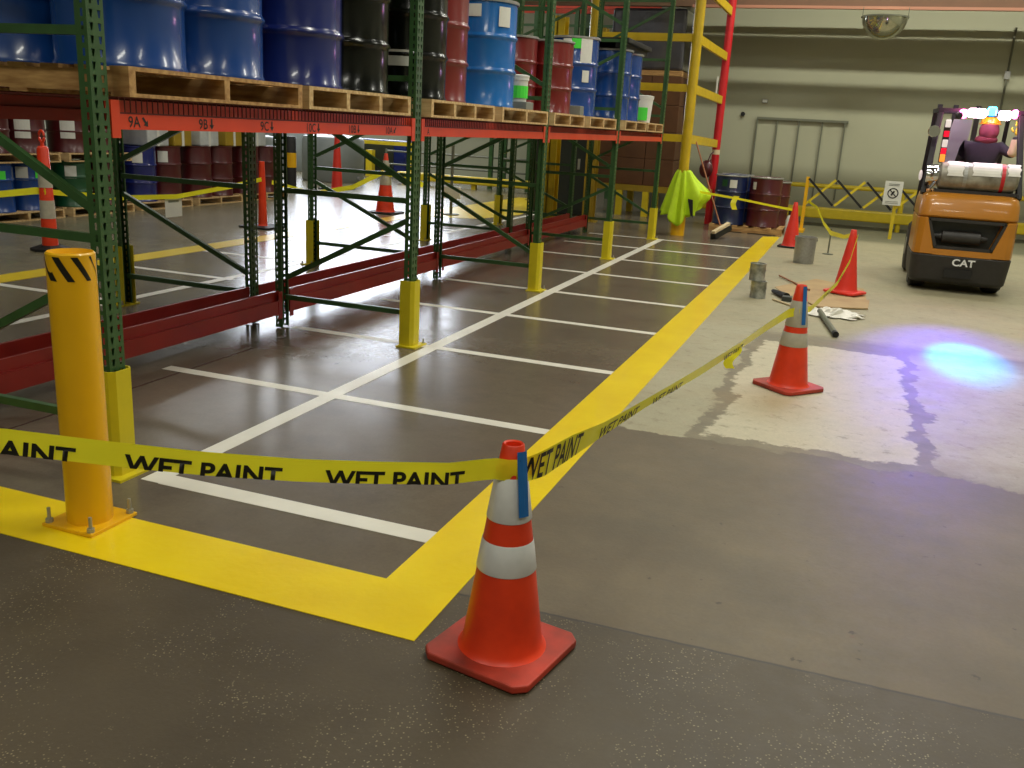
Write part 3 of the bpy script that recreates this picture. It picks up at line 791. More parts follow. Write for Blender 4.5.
# vest draped on the yellow post
def vest():
    rows = []; n = 56
    for j in range(26):
        f = j/25; z = 1.09-.80*f
        ring = []
        for k in range(n+1):
            a = 2*PI*k/n
            r = .095+.19*f**.7
            r += (.012+.05*f)*math.sin(a*9+.6)+(.02*f)*math.sin(a*4+2)
            ex = max(0, math.cos(a-.15))                 # flung out to the right
            r += ex**2*.24*math.exp(-((f-.50)/.30)**2)
            zz = z
            hem = .10*math.sin(a*2.0+1.2)+.06*math.sin(a*5)
            zz += f**3*(hem*.8+.10*ex)
            ring.append((r*math.cos(a), r*math.sin(a)*.75, zz))
        rows.append(ring)
    return MB().grid(rows)
t = thing('safety_vest', 'lime yellow safety vest draped over the yellow post', 'safety vest', (-2.76, 15.8, 0))
build('fabric', vest(), 'vest', t, smooth=True, solid=.004)
o = build('dark_trim', MB().grid([[(.16+.012*j, -.20+.01*q, .62-.045*j+.03*q*.5) for q in range(2)]+[(.24+.005*j, -.19, .62-.05*j)] for j in range(7)]), 'black', t, solid=.006)
o['label'] = 'black lower edge'

# broom leaning at the post
t = thing('broom', 'push broom with brown handle leaning beside the draped vest', 'broom', (-2.02, 15.85, 0))
build('handle', MB().tube([(0, 0, .13), (-.70, .62, 1.58)], .013, 10), 'handle', t)
rr = Matrix.Translation((0, 0, .07)) @ Matrix.Rotation(1.15, 4, 'Z') @ Matrix.Rotation(-.28, 4, 'Y')
build('brush_block', MB().box(-.24, .24, -.035, .035, .09, .14, rot=rr), 'brushwood', t, bevel=.008)
build('bristles', MB().box(-.25, .25, -.05, .05, 0.0, .09, rot=rr), 'black', t)

# drum group by the cone
t = make_pallet('wooden pallet on the floor under the blue and maroon drums', 1.30, 1.25, 3, 'wood', None); t.location = (-1.78, 17.78, 0)
G2 = 'drums on the floor pallet beyond the white lines'
z = .1245
drum(-2.14, 17.48, z, 'dnight', 'dark blue drum with lid on the floor pallet, beside the broom', G2, labels=((-.45, .68, .1, .12, 'dgreen'), (.1, .66, .13, .14, 'paper')))
drum(-1.53, 17.50, z, 'ddark', 'front maroon drum with a pale lid ring on the floor pallet', G2, labels=((-.75, .66, .08, .13, 'paper'),))
drum(-2.12, 18.10, z, 'dnight', 'blue drum at the back left of the floor pallet', G2)
drum(-1.42, 18.12, z, 'ddark', 'rear maroon drum on the floor pallet, behind the cone', G2, h=.80)
t = thing('spray_bottle', 'white and black bottle beside the maroon drum, by the cone', 'bottle', (-1.06, 17.6, 0))
build('body', MB().lathe([(.06, 0), (.06, .26), (.03, .34), (.02, .36)], 16), 'paper', t, smooth=True); build('cap', MB().lathe([(.028, .36), (.028, .46)], 12), 'black', t)
t = thing('red_bundle', 'dark red bundle hanging behind the blue drums', 'bundle', (-2.75, 18.2, .93))
build('body', MB().sphere((0, 0, .12), .13, 1, .6, 1.3).sphere((.07, 0, .2), .06, .6, .6, 1.8), 'ddark', t, smooth=True)
build('strap', MB().tube([(0, 0, .2), (.05, .05, .4), (.1, .1, .45)], .012, 6), 'ddark', t)

# ------------------------------------------------------------------ folding lattice barrier
t = thing('folding_barrier', 'yellow and black expanding lattice barrier in front of the back wall', 'folding barrier', (-.87, 18.5, 0))
build('end_post', MB().box(-.03, .03, -.03, .03, 0.0, 1.03), 'bollard', t)
build('foot', MB().box(-.06, .06, -.25, .25, 0, .05), 'bollard', t)
per = .515
for k in range(5):
    x = .0+k*per
    o = build('black_bar', MB().bar((x+.02, -.035, 1.0), (x+per*.98, -.035, .53), .012, .04), 'black', t)
    o = build('yellow_bar', MB().bar((x+.02, -.02, .53), (x+per*.98, -.02, 1.0), .012, .045), 'railyellow', t)
build('end_post', MB().box(2.56, 2.62, -.03, .03, 0, 1.03), 'bollard', t)
build('middle_post', MB().box(1.56, 1.62, .0, .04, 0, .75), 'railyellow', t)
o = thing('warning_sign', 'white paper sign with a crossed circle hung on the lattice barrier', 'sign', (.65, 18.42, .84))
build('sheet', MB().box(-.155, .155, -.004, .004, -.215, .215), 'paper', o)
build('symbol_ring', MB().lathe([(.075, -.006), (.095, -.006), (.095, -.004), (.075, -.004)], 28, cap=False, axis='y'), 'ink', o)
build('symbol_slash', MB().bar((-.06, -.007, .06), (.06, -.007, -.06), .004, .018), 'ink', o)
build('symbol_figure', MB().bar((-.03, -.006, -.04), (.02, -.006, .04), .003, .03), 'ink', o)
for i, zz in enumerate((.165, .14)): build('text_line', MB().box(-.09, .09, -.006, -.004, zz-.006, zz+.006), 'greyplastic', o)
for i in range(2): build('text_line', MB().box(-.11, .11, -.006, -.004, -.15-.03*i-.004, -.15-.03*i+.004), 'greyplastic', o)

# ------------------------------------------------------------------ painter's gear on the floor
def metal_pail(x, y, label, r=.145, h=.37):
    t = thing('metal_pail', label, 'pail', (x, y, 0))
    build('pail_body', MB().lathe([(r*.93, 0), (r*.95, .01), (r, h-.02), (r+.008, h-.015), (r+.008, h), (r-.004, h), (r*.93-.004, .03), (.001, .03)], 36), 'steel', t, smooth=True)
    n = 14
    build('bail_handle', MB().tube([(math.cos(PI*k/n)*(r+.012), -.02-.03*math.sin(PI*k/n), h-.04+.05*math.sin(PI*k/n)) for k in range(n+1)], .004, 6), 'steel', t)
    for s in (-1, 1): build('handle_ear', MB().lathe([(.018, -.006), (.018, .006)], 10, c=(s*(r+.004), 0, h-.045), axis='x'), 'steel', t)
    return t
metal_pail(-.55, 13.62, 'tall silver metal pail between the two plain red cones')
def paint_can(z, label, dx=0):
    t = thing('paint_can', label, 'paint can', (-.83+dx, 10.12, z), 0, 'paint cans beside the yellow border')
    r, h = .083, .185
    build('can_body', MB().lathe([(r, 0), (r+.003, .004), (r, .01), (r, h-.012), (r+.004, h-.006), (r+.003, h), (r-.01, h), (r-.012, h-.012), (.001, h-.012)], 32), mat('can_grey', (176, 176, 164), .4, metal=.4, var=.35, scale=14, dirt=(96, 100, 92)), t, smooth=True)
    build('wire_handle', MB().tube([(math.cos(PI*k/12)*(r+.006), -.01-r*.5*math.sin(PI*k/12), .12-.07*math.sin(PI*k/12)) for k in range(13)], .003, 6), 'steel', t)
    return t
paint_can(0, 'lower of two stacked paint cans beside the yellow border'); paint_can(.186, 'upper of two stacked paint cans, splashed with dark paint', -.03)
tag(build('cardboard_sheet', MB().prism([(-.72, 11.0), (-.30, 12.05), (.26, 11.6), (.30, 10.45), (-.34, 9.80)], .0005, .006), 'cardboard'), 'flattened cardboard sheet lying under the plain red cone', 'cardboard')
tag(build('cardboard_sheet', MB().prism([(-.36, 10.2), (-.25, 10.9), (.32, 10.65), (.30, 10.1), (-.2, 9.86)], .0065, .02), 'cardboard'), 'second smaller cardboard piece on top, at the cone foot', 'cardboard')
for o in (c for c in COL.objects if c.get('label') == 'plain red cone standing on the flattened cardboard'): o.location.z = .02
t = thing('paint_brush', 'black handled brush lying on the floor by the cardboard', 'brush', (-.60, 10.3, 0))
build('handle', MB().tube([(-.1, .22, .03), (.07, -.12, .035)], .028, 10, radii=[.022, .04]), 'black', t, smooth=True)
build('bristles', MB().box(.03, .13, -.24, -.12, .005, .05), 'darkwall', t)
tag(build('thin_stick', MB().tube([(-.74, 11.9, .0185), (-.33, 10.95, .0185)], .011, 8), 'handle'), 'thin wooden stick lying at the back edge of the cardboard', 'stick')
tag(build('thin_stick', MB().tube([(-.66, 10.05, .012), (-.33, 9.62, .012)], .011, 8), 'brushwood'), 'short pale stick lying in front of the black brush', 'stick')
rows = []
for j in range(17):
    rows.append([(-.30+.5*i/22*(1-.15*math.sin(j)), 9.35+.42*j/16+.03*math.sin(i*.9), .012+.05*abs(noise.noise((i*.28, j*.3, 2)))*math.sin(PI*i/22)*math.sin(PI*j/16)*3) for i in range(23)])
tag(build('rag', MB().grid(rows), 'cloth', smooth=True, solid=.004), 'crumpled white rag on the floor behind the middle cone', 'rag')
t = thing('roller_pole', 'grey roller pole lying on the pale floor behind the middle cone', 'pole', (-.02, 8.9, 0))
build('tube', MB().tube([(-.14, .60, .035), (.03, -.42, .028)], .026, 12), 'pipe', t, smooth=True)
build('end_cap', MB().tube([(.03, -.42, .028), (.042, -.50, .028)], .028, 12), 'black', t, smooth=True)
t = thing('small_stand', 'thin grey stand holding up the sagging far tape', 'stand', (-.26, 15.0, 0))
build('rod', MB().tube([(0, 0, 0.01), (0, 0, .40)], .012, 8), 'pipe', t); build('foot', MB().lathe([(.08, 0), (.08, .01), (.02, .02)], 16), 'pipe', t)

# ------------------------------------------------------------------ forklift
FX, FYR = 1.285, 12.0
t = thing('forklift', 'orange forklift seen from behind at the right edge', 'forklift', (FX, FYR, 0))
fk = t
def rounded_rect(hw, y0, y1, r, n=5):
    pts = []
    for cx, cy, a0 in ((hw-r, y0+r, -PI/2), (hw-r, y1-.02, 0), (-hw+r, y1-.02, PI), (-hw+r, y0+r, PI)):
        if cy == y0+r:
            st = -PI/2 if cx > 0 else PI
            for k in range(n+1):
                a = st+k*PI/2/n; pts.append((cx+r*math.cos(a), cy+r*math.sin(a)))
        else: pts.append((hw if cx > 0 else -hw, y1))
    return pts
def loft(levels, m, name, par, **k):
    B = MB(); rings = []
    for z, hw, y0, y1, r in levels:
        rings.append([B.b.verts.new((x, y, z)) for x, y in rounded_rect(hw, y0, y1, r)])
    B._rings(rings); return build(name, B, m, par, **k)
# counterweight: bevelled top, orange middle with real recess built as frame pieces
loft([(.875, .535, .03, 1.0, .13), (.90, .545, .0, 1.0, .13), (1.06, .535, .02, 1.0, .14), (1.13, .515, .07, 1.0, .14), (1.165, .47, .15, 1.0, .14)], 'orange', 'counterweight_top', fk, smooth=True, bevel=.012)
def side_piece(sg):
    B = MB()
    P = []
    for zz, xi in ((.445, .30), (.875, .43)):
        ring = [(sg*.545, .95), (sg*.545, .12), (sg*.52, .05), (sg*.46, .01), (sg*xi, -.0), (sg*(xi-.05), .22), (sg*(xi-.05), .95)]
        P.append([B.b.verts.new((x, y, zz)) for x, y in ring])
    B._rings(P); return B
for sg in (-1, 1): build('counterweight_side', side_piece(sg), 'orange', fk, bevel=.01)
build('counterweight_sill', MB().prism([(-.32, .0), (.32, .0), (.30, .25), (-.30, .25)], .445, .515), 'orange', fk)
o = build('grille_recess', MB().prism([(-.47, .16), (.47, .16), (.47, .9), (-.47, .9)], .47, .88), 'darkwall', fk)
o = build('recess_frame', MB().bar((-.41, .03, .855), (.41, .03, .855), .05, .035).bar((-.30, .03, .535), (.30, .03, .535), .05, .035).bar((-.415, .03, .855), (-.30, .03, .535), .05, .035).bar((.415, .03, .855), (.30, .03, .535), .05, .035), 'charcoal', fk)
o = build('muffler', MB().lathe([(.03, -.30), (.045, -.22), (.075, -.21), (.075, .2), (.045, .21), (.03, .28)], 20, c=(-.03, .10, .66), axis='x'), 'charcoal', fk, smooth=True)
loft([(.10, .50, .08, .95, .12), (.14, .53, .03, .95, .13), (.44, .55, -.01, .95, .13)], 'charcoal', 'lower_counterweight', fk, smooth=True, bevel=.01)
build('tow_slot', MB().box(-.16, .14, -.016, .03, .19, .29), 'black', fk)
b = text_bm('CAT', .112, .03, xs=1.1); b.xf(frame_mat((-.09, -.017, .335), (1, 0, 0), (0, 0, 1)))
o = build('lettering', b, 'collar', fk); o['label'] = 'pale raised letters'
for sg in (-1, 1):
    w = build('rear_wheel', MB().lathe([(.10, -.10), (.24, -.10), (.27, -.07), (.27, .07), (.24, .10), (.10, .10)], 32, c=(sg*.42, .45, .272), axis='x'), 'black', fk, smooth=True)
    build('hub', MB().lathe([(.10, -.104), (.10, .104)], 16, c=(sg*.42, .45, .272), axis='x'), 'steel', w)
    w = build('drive_wheel', MB().lathe([(.12, -.12), (.30, -.12), (.34, -.09), (.34, .09), (.30, .12), (.12, .12)], 32, c=(sg*.40, 1.95, .342), axis='x'), 'black', fk, smooth=True)
    build('hub', MB().lathe([(.12, -.124), (.12, .124)], 16, c=(sg*.40, 1.95, .342), axis='x'), 'steel', w)
build('chassis', MB().box(-.44, .44, .8, 2.3, .25, .80), 'charcoal', fk, bevel=.03)
build('hood', MB().box(-.42, .42, .55, 1.3, .80, 1.12), 'orange', fk, bevel=.05)
build('seat', MB().box(-.25, .25, 1.0, 1.45, 1.12, 1.20).box(-.24, .24, .92, 1.02, 1.15, 1.5), 'black', fk, bevel=.04)
# overhead guard
for sg in (-1, 1):
    build('guard_post', MB().bar((sg*.52, .28, 1.13), (sg*.44, .78, 2.10), .06, .06), 'black', fk, bevel=.008)
    build('guard_post', MB().bar((sg*.46, 2.15, .8), (sg*.44, 1.80, 2.12), .05, .05), 'black', fk, bevel=.008)
    build('guard_rail', MB().bar((sg*.44, .74, 2.12), (sg*.44, 1.85, 2.14), .06, .05), 'black', fk)
for y in (.76, .95, 1.14, 1.33, 1.52, 1.7, 1.85): build('guard_bar', MB().bar((-.44, y, 2.13), (.44, y, 2.13), .025, .03), 'black', fk)
for x in (-.36, -.16, .12, .30):
    build('mast_rail', MB().box(x-.03, x+.03, 2.3, 2.4, .1, 2.25), 'charcoal', fk)
o = build('rear_panel', MB().prism([(-.27, 1.50), (.02, 1.50), (.06, 2.06), (-.17, 2.06)], 2.18, 2.2, 'y'), 'glasslav', fk); o['label'] = 'pale windscreen panel'
# LPG tank
tk = build('gas_tank', MB().lathe([(.05, -.46), (.11, -.455), (.155, -.42), (.165, -.36), (.165, .32), (.155, .38), (.11, .415), (.05, .42)], 32, c=(.06, .30, 1.355), axis='x'), 'tank', fk, smooth=True); tk['label'] = 'dull silver fuel tank lying across'
build('tank_strap', MB().lathe([(.169, -.02), (.169, .02)], 32, c=(-.10, .30, 1.355), axis='x', cap=False), 'steel', tk)
build('tank_strap', MB().lathe([(.169, -.02), (.169, .02)], 32, c=(.30, .30, 1.355), axis='x', cap=False), 'redpost', tk)
build('tank_collar', MB().lathe([(.11, -.12), (.13, 0)], 24, c=(-.40, .30, 1.355), axis='x', cap=False), 'chrome', tk, smooth=True)
def wrapsheet(x0, x1, a0, a1, r=.173):
    rows = []
    for k in range(9):
        a = a0+(a1-a0)*k/8; rows.append([(x0+(x1-x0)*q/4+.01*math.sin(k*2+q), .30+r*math.cos(a), 1.355+r*math.sin(a)) for q in range(5)])
    return MB().grid(rows)
build('tank_label', wrapsheet(-.03, .27, 1.4, 3.0), 'tankwhite', tk); build('tank_label', wrapsheet(-.30, -.13, 1.5, 3.1), 'tankwhite', tk); build('tank_label', wrapsheet(.34, .47, 1.5, 2.9), 'tankwhite', tk)
build('tank_bracket', MB().box(-.40, .50, .18, .42, 1.165, 1.20), 'charcoal', fk)
build('hose_connector', MB().sphere((-.42, .22, 1.36), .07, 1.1, .8, 1.3).tube([(-.42, .2, 1.28), (-.46, .15, 1.2), (-.44, .2, 1.17)], .018, 8), 'chrome', fk, smooth=True)
# lights on the left rear post
tl = build('tail_light', MB().box(-.40, -.33, .40, .46, 1.50, 1.98), 'charcoal', fk)
for z0, m in ((1.91, 'lwhite'), (1.80, 'lred'), (1.68, 'lwhite'), (1.60, 'lred'), (1.51, 'lamber')):
    o = build('lens', MB().box(-.395, -.335, .375, .41, z0, z0+(.09 if m != 'lred' else .07)), m, tl, bevel=.008)
build('mirror', MB().lathe([(.065, -.02), (.07, 0), (.05, .02)], 20, c=(-.50, .45, 1.86), axis='y'), 'chrome', fk, smooth=True)
build('mirror_arm', MB().tube([(-.50, .46, 1.86), (-.44, .60, 1.9)], .012, 8), 'black', fk)
o = build('work_light', MB().sphere((-.57, .42, 1.34), .035, .6, .7, 1.8), 'lwhite', fk, smooth=True)
# strobe bar
sb_ = build('strobe_bar', MB().box(-.24, .40, .70, .74, 2.06, 2.08), 'black', fk)
for x0, x1, z0, m in ((-.24, -.15, 2.03, 'emag'), (-.15, .06, 2.045, 'ewhite'), (.06, .17, 2.075, 'eblue'), (.19, .33, 2.03, 'ewhite'), (.33, .40, 2.05, 'emag')):
    o = build('strobe_lens', MB().box(x0, x1-.006, .655, .72, z0, z0+.105), m, sb_, bevel=.03, seg=3); o['label'] = {'emag': 'glowing pink strobe lens', 'ewhite': 'glowing white strobe lens', 'eblue': 'glowing blue strobe lens'}[m]
o = build('spot_lamp', MB().lathe([(.03, -.05), (.045, .03), (.045, .04)], 16, c=(-.24, .62, 2.06), axis='y'), 'black', fk, smooth=True); o['label'] = 'blue floor spot lamp'

# driver
def skin_mesh(verts, edges, radii, sub=2, root=0):
    me = bpy.data.meshes.new('sk'); me.from_pydata(verts, edges, []); o = bpy.data.objects.new('sk', me); COL.objects.link(o)
    sk = o.modifiers.new('k', 'SKIN'); sk.use_smooth_shade = True
    for v, r in zip(me.skin_vertices[0].data, radii): v.radius = r if isinstance(r, tuple) else (r, r)
    me.skin_vertices[0].data[root].use_root = True
    ss = o.modifiers.new('s', 'SUBSURF'); ss.levels = sub; ss.render_levels = sub
    bpy.context.view_layer.update()
    out = bpy.data.meshes.new_from_object(o.evaluated_get(bpy.context.evaluated_depsgraph_get()))
    bpy.data.objects.remove(o); return out
def from_me(name, me, m, parent):
    me.materials.clear(); me.materials.append(M[m])
    for p in me.polygons: p.use_smooth = True
    o = bpy.data.objects.new(name, me); COL.objects.link(o); o.parent = parent; return o
dr = thing('person', 'person in dark jacket and orange hard hat driving the forklift, one arm raised', 'person', (FX+.14, FYR+1.12, 1.20))
hz = -.0
V = [(0, .05, .06), (0, .02, .25), (-.01, -.01, .44), (.0, -.01, .56), (.02, .01, .63),       # pelvis, waist, chest, neck base, neck
     (-.19, .0, .52), (-.25, .10, .30), (-.12, .36, .28),                                 # left arm to wheel
     (.19, -.02, .52), (.32, -.14, .42), (.32, -.16, .66),                                # right arm raised
     (-.11, .28, .08), (-.13, .60, .06), (-.13, .66, -.30),
     (.11, .28, .08), (.13, .60, .06), (.13, .66, -.30)]
Ed = [(0, 1), (1, 2), (2, 3), (3, 4), (2, 5), (5, 6), (6, 7), (2, 8), (8, 9), (9, 10), (0, 11), (11, 12), (12, 13), (0, 14), (14, 15), (15, 16)]
Rd = [.15, .15, (.17, .13), .07, .055, .075, .055, .042, .075, .055, .042, .09, .065, .05, .09, .065, .05]
from_me('jacket', skin_mesh(V, Ed, Rd), 'jacket', dr)
from_me('sleeve', skin_mesh([(.30, -.13, .40), (.322, -.148, .50), (.32, -.16, .64)], [(0, 1), (1, 2)], [.068, .062, .05]), 'brushwood', dr)
head = MB().sphere((.03, .02, .74), .095, .86, 1.0, 1.22).sphere((.03, .125, .725), .018, 1, 1.1, 1.3, 10, 8)
for s in (-1, 1): head.sphere((.03+s*.083, .015, .735), .024, .45, .8, 1.3, 10, 8)
hd = build('head', head, 'skin', dr, smooth=True)
for s in (-1, 1): build('eye', MB().sphere((.03+s*.032, .108, .755), .012, u=10, v=8), 'black', hd)
build('mouth', MB().sphere((.03, .112, .685), .02, 1.2, .4, .3, 10, 8), 'hood', hd)
build('hood', MB().sphere((.025, -.015, .705), .118, .98, 1.0, 1.12).sphere((.01, -.01, .60), .12, 1.1, .85, .55), 'hood', dr, smooth=True)
hat = build('hard_hat', MB().lathe([(.125, 0), (.128, .008), (.112, .014), (.108, .05), (.088, .09), (.05, .115), (.001, .122)], 28, c=(.03, .02, .785)), 'hat', dr, smooth=True)
# gloved raised hand gripping the guard post: palm and five fingers
hv = [(.32, -.16, .66), (.325, -.165, .72), (.33, -.165, .77)]
he = [(0, 1), (1, 2)]; hr = [.035, (.045, .022), (.046, .022)]
me = skin_mesh(hv, he, hr); palm = from_me('glove', me, 'glove', dr)
for k in range(4):
    bx = .295+k*.022; L = [.075, .085, .08, .062][k]
    me = skin_mesh([(bx, -.165, .77), (bx, -.165+.01, .77+L*.5), (bx, -.13, .77+L*.8), (bx, -.105, .77+L*.55)], [(0, 1), (1, 2), (2, 3)], [.0105, .010, .009, .008], 1); from_me('finger', me, 'glove', palm)
me = skin_mesh([(.285, -.16, .70), (.255, -.15, .735), (.262, -.125, .765)], [(0, 1), (1, 2)], [.013, .011, .009], 1); from_me('thumb', me, 'glove', palm)
hv = [(-.12, .36, .28), (-.11, .42, .29)]
me = skin_mesh(hv, [(0, 1)], [.03, (.04, .022)]); palm = from_me('hand', me, 'skin', dr)
for k in range(4):
    bx = -.14+k*.02
    me = skin_mesh([(bx, .42, .29), (bx, .465, .30), (bx, .485, .27), (bx, .465, .25)], [(0, 1), (1, 2), (2, 3)], [.0095, .009, .008, .007], 1); from_me('finger', me, 'skin', palm)
me = skin_mesh([(-.08, .40, .29), (-.05, .43, .28), (-.055, .46, .265)], [(0, 1), (1, 2)], [.011, .010, .008], 1); from_me('thumb', me, 'skin', palm)
build('steering_wheel', MB().tube([(.0+.17*math.cos(2*PI*k/24), 1.58+.15*math.sin(2*PI*k/24), 1.44+.09*math.sin(2*PI*k/24)) for k in range(25)], .014, 8, cap=False).tube([(0, 1.58, 1.44), (0, 1.75, 1.05)], .02, 8), 'black', fk, smooth=True)

# ------------------------------------------------------------------ things beyond the racks
def gdrum(x, y, z, m, label, h=.88, labels=()): return drum(x, y, z, m, label, 'drums on the far pallets beyond the racks', h, labels, ring=False)
rowp = [(8.35, 'wooden pallet on the floor at the far left edge'), (9.75, 'wooden pallet on the floor behind the striped tube post'), (11.15, 'wooden pallet on the floor seen left of the first rack post'),
        (12.55, 'wooden pallet on the floor seen right of the first rack post'), (13.95, 'wooden pallet on the floor under the middle maroon drums'), (15.35, 'wooden pallet on the floor, farthest of the far row')]
pp = None
for y, lb in rowp:
    if pp is None: pp = make_pallet(lb, 1.25, 1.25, 3, 'woodlight', 'pallets in the far row'); o = pp
    else: o = copy_tree(pp, label=lb)
    o.location = (-11.35, y, 0)
lay = [('dblue', 'dblue'), ('dblue', 'dblue'), ('dgreen', 'ddark'), ('dnavy', 'ddark'), ('ddark', 'ddark'), ('ddark', 'ddark')]
where = ['at the far left edge', 'behind the striped tube post', 'left of the first rack post', 'right of the first rack post', 'below the 9B mark', 'left of the grey tanks']
word = {'dblue': 'blue', 'dgreen': 'green', 'ddark': 'dark maroon', 'dnavy': 'navy blue'}
for i, (y, lb) in enumerate(rowp):
    for j, m in enumerate(lay[i]):
        for kx in range(2):
            lab = ((0, .42 if i < 3 else .62, .16, .18, 'paper'),) if kx == 0 and i < 4 else ()
            if kx == 0 and i == 1: lab = ((-.2, .42, .16, .18, 'paper'), (.55, .44, .09, .12, 'lime'))
            if kx == 1 and m == 'ddark': continue
            gdrum(-11.05-kx*.6, y-.3+j*.6, .125, m, h=(.66 if i < 3 else .88), label= f"{word[m]} drum in the far row {where[i]}, {'near' if j == 0 else 'farther'} one{' behind' if kx else ''}", labels=lab)
# second layer, left end: maroon drums on a pallet on top of the blue ones
for i, y in enumerate((8.35, 9.75, 11.15)):
    lb = ['upper pallet on top of the blue drums at the far left edge', 'upper pallet on top of the blue drums behind the tube post', 'upper pallet on top of the green drum left of the first rack post'][i]
    o = copy_tree(pp, label=lb); o.location = (-11.35, y, .787)
    for j in range(2):
        gdrum(-11.05, y-.3+j*.6, .912, 'ddark', f"maroon drum on the upper pallet {where[i]}, {'near' if j == 0 else 'farther'} one", labels=((.0, .20, .2, .26, 'paper'),)+(((.1, .11, .12, .09, 'lime'),) if (i == 0 and j == 1) else ()))
# wrapped goods above the maroon drums
for i, (y, m, w, lb) in enumerate(((12.5, 'wrapwhite', .5, 'white wrapped carton on the far drums right of the first rack post'), (13.1, 'dullyellow', .45, 'yellow carton on the far drums below the 9A mark'), (13.8, 'wrapwhite', .5, 'white wrapped carton on the far drums below the 9B mark'),
                                (14.5, 'dullyellow', .5, 'yellow carton on the far maroon drums, farther right'), (15.2, 'wrapwhite', .55, 'white wrapped carton on the last far maroon drums'))):
    t = thing('carton', lb, 'carton', (-11.1, y, 1.006), 0, 'cartons on the far drums')
    build('body', MB().box(-.28, .28, -w/2, w/2, 0, .34), m, t, bevel=.02); build('packing_tape', MB().box(-.282, .282, -.03, .03, .0, .342), 'paper', t)
# grey tanks
for x, y, r, lb in ((-12.9, 17.6, .72, 'large grey cylindrical tank beyond the racks, behind the striped post'), (-12.9, 21.4, .8, 'large grey cylindrical tank beyond the racks, right of the tall red cone'), (-16.2, 24.3, .85, 'farthest grey cylindrical tank, left of the yellow frame')):
    t = thing('storage_tank', lb, 'tank', (x, y, 0), 0, 'grey storage tanks')
    build('shell', MB().lathe([(r-.03, 0), (r, .05), (r, 1.05), (r-.04, 1.12), (.05, 1.22)], 40), 'dgrey', t, smooth=True)
    build('hatch', MB().lathe([(.16, 1.19), (.16, 1.27), (.1, 1.29)], 20), 'steel', t)
    build('outlet', MB().tube([(r-.02, -.1, .12), (r+.09, -.14, .12)], .04, 10), 'steel', t)
# black and yellow striped column guard
t = thing('striped_post', 'thick black post with a broad orange band, beyond the racks', 'post', (-11.95, 18.0, 0))
build('post', MB().lathe([(.13, 0), (.13, 1.12), (.115, 1.15), (.001, 1.16)], 28), 'black', t, smooth=True)
build('orange_band', MB().lathe([(.133, .48), (.133, .80)], 28, cap=False), 'bollard', t, smooth=True)
# striped tube channelizer
t = thing('tube_channelizer', 'slim orange and white tube post with loop handle, far left', 'tube post', (-8.45, 7.93, 0))
build('base', MB().lathe([(.21, 0), (.21, .03), (.12, .06)], 8), 'black', t)
build('tube', MB().lathe([(.085, .05), (.06, 1.12), (.05, 1.14), (.03, 1.15)], 28), 'cone', t, smooth=True)
def Rt(z): return .085-.025*(z-.05)/1.07
for z0, z1 in ((.36, .56), (.70, .88)):
    build('reflective_band', MB().lathe([(Rt(z0)+.003, z0), (Rt(z1)+.003, z1)], 28, cap=False), 'collar2', t)
build('loop_handle', MB().tube([(.035*math.cos(a), 0, 1.25+.06*math.sin(a)) for a in [2*PI*k/20-PI/2 for k in range(21)]], .014, 8, cap=False).tube([(0, 0, 1.14), (0, 0, 1.2)], .02, 8), 'cone', t, smooth=True)
# cones beyond the racks
cone('orange and white cone with a black base, far beyond the second rack post', -7.93, 14.95, 0, ((.50, .68), (.80, .93)), hh=1.05, rb=.17, rt=.03, bs=.27, base_black=True, cm='collar2')
cone('orange cone with a black base, half hidden behind the dark rack post', -8.12, 11.5, 0, (), hh=.95, rb=.065, rt=.04, bs=.26, base_black=True)
cone('tall plain red cone far beyond the racks, near the grey tanks', -11.35, 19.0, 0, (), 'conefar', hh=1.3, rb=.13, rt=.05, bs=.33, base_black=True)
# far tape
ribbon([(-11.2, 7.3, .50, .07), (-9.4, 7.8, .53, .07), (-8.53, 7.87, .66, .075), (-8.40, 7.87, .66, .075)], label='yellow tape reaching the slim tube post from the left edge', base=-.02)
ribbon([(-8.40, 7.87, .66, .06), (-8.45, 9.0, .53, .06), (-8.4, 10.0, .50, .06), (-8.25, 10.9, .60, .06), (-8.08, 11.43, .70, .06)], label='yellow tape from the slim tube post to the half hidden cone', base=-.02)
ribbon([(-8.0, 11.57, .66, .06), (-7.97, 12.6, .45, .07), (-7.95, 13.8, .50, .08), (-7.93, 14.83, .72, .09)], label='yellow tape rising to the striped far cone from the left', base=-.03, texts=[(1.2, 'WET PAINT', .05)])
ribbon([(-7.93, 14.83, .72, .09), (-7.6, 15.1, .66, .09), (-7.35, 15.3, .52, .09)], label='loose yellow tape end right of the striped far cone', base=-.03)
t = thing('hanging_notice', 'white sheet taped to the far tape in front of the maroon drums', 'notice', (-8.46, 10.0, .36))
build('sheet', MB().box(-.003, .003, -.16, .16, -.13, .13), 'paper', t); build('heading', MB().box(.003, .005, -.1, .1, .06, .09), 'greyplastic', t)
# yellow gate frame with dark tank
t = thing('yellow_guard_frame', 'yellow guard frame around a dark blue machine, far beyond the racks', 'guard frame', (-12.0, 24.3, 0))
build('post', MB().box(-.12, .12, -.1, .1, 0, .97), 'railyellow', t); build('post', MB().box(-1.95, -1.75, -.1, .1, 0, .75), 'railyellow', t); build('post', MB().box(-1.5, -1.3, -.1, .1, 0, .75), 'railyellow', t)
build('top_rail', MB().box(-2.4, .12, -.06, .06, .92, 1.02), 'railyellow', t)
t = thing('dark_machine', 'dark blue machine cabinet behind the yellow guard frame', 'machine', (-13.4, 25.2, 0))
build('body', MB().box(-.9, .9, -.4, .4, 0, 1.05), 'dnavy', t, bevel=.05); build('door', MB().box(-.5, .5, -.42, -.4, .15, .9), 'darkbox', t)
t = thing('kerb_rail', 'low thick yellow kerb rail in front of the far wall', 'guard rail', (-9.3, 22.4, 0))
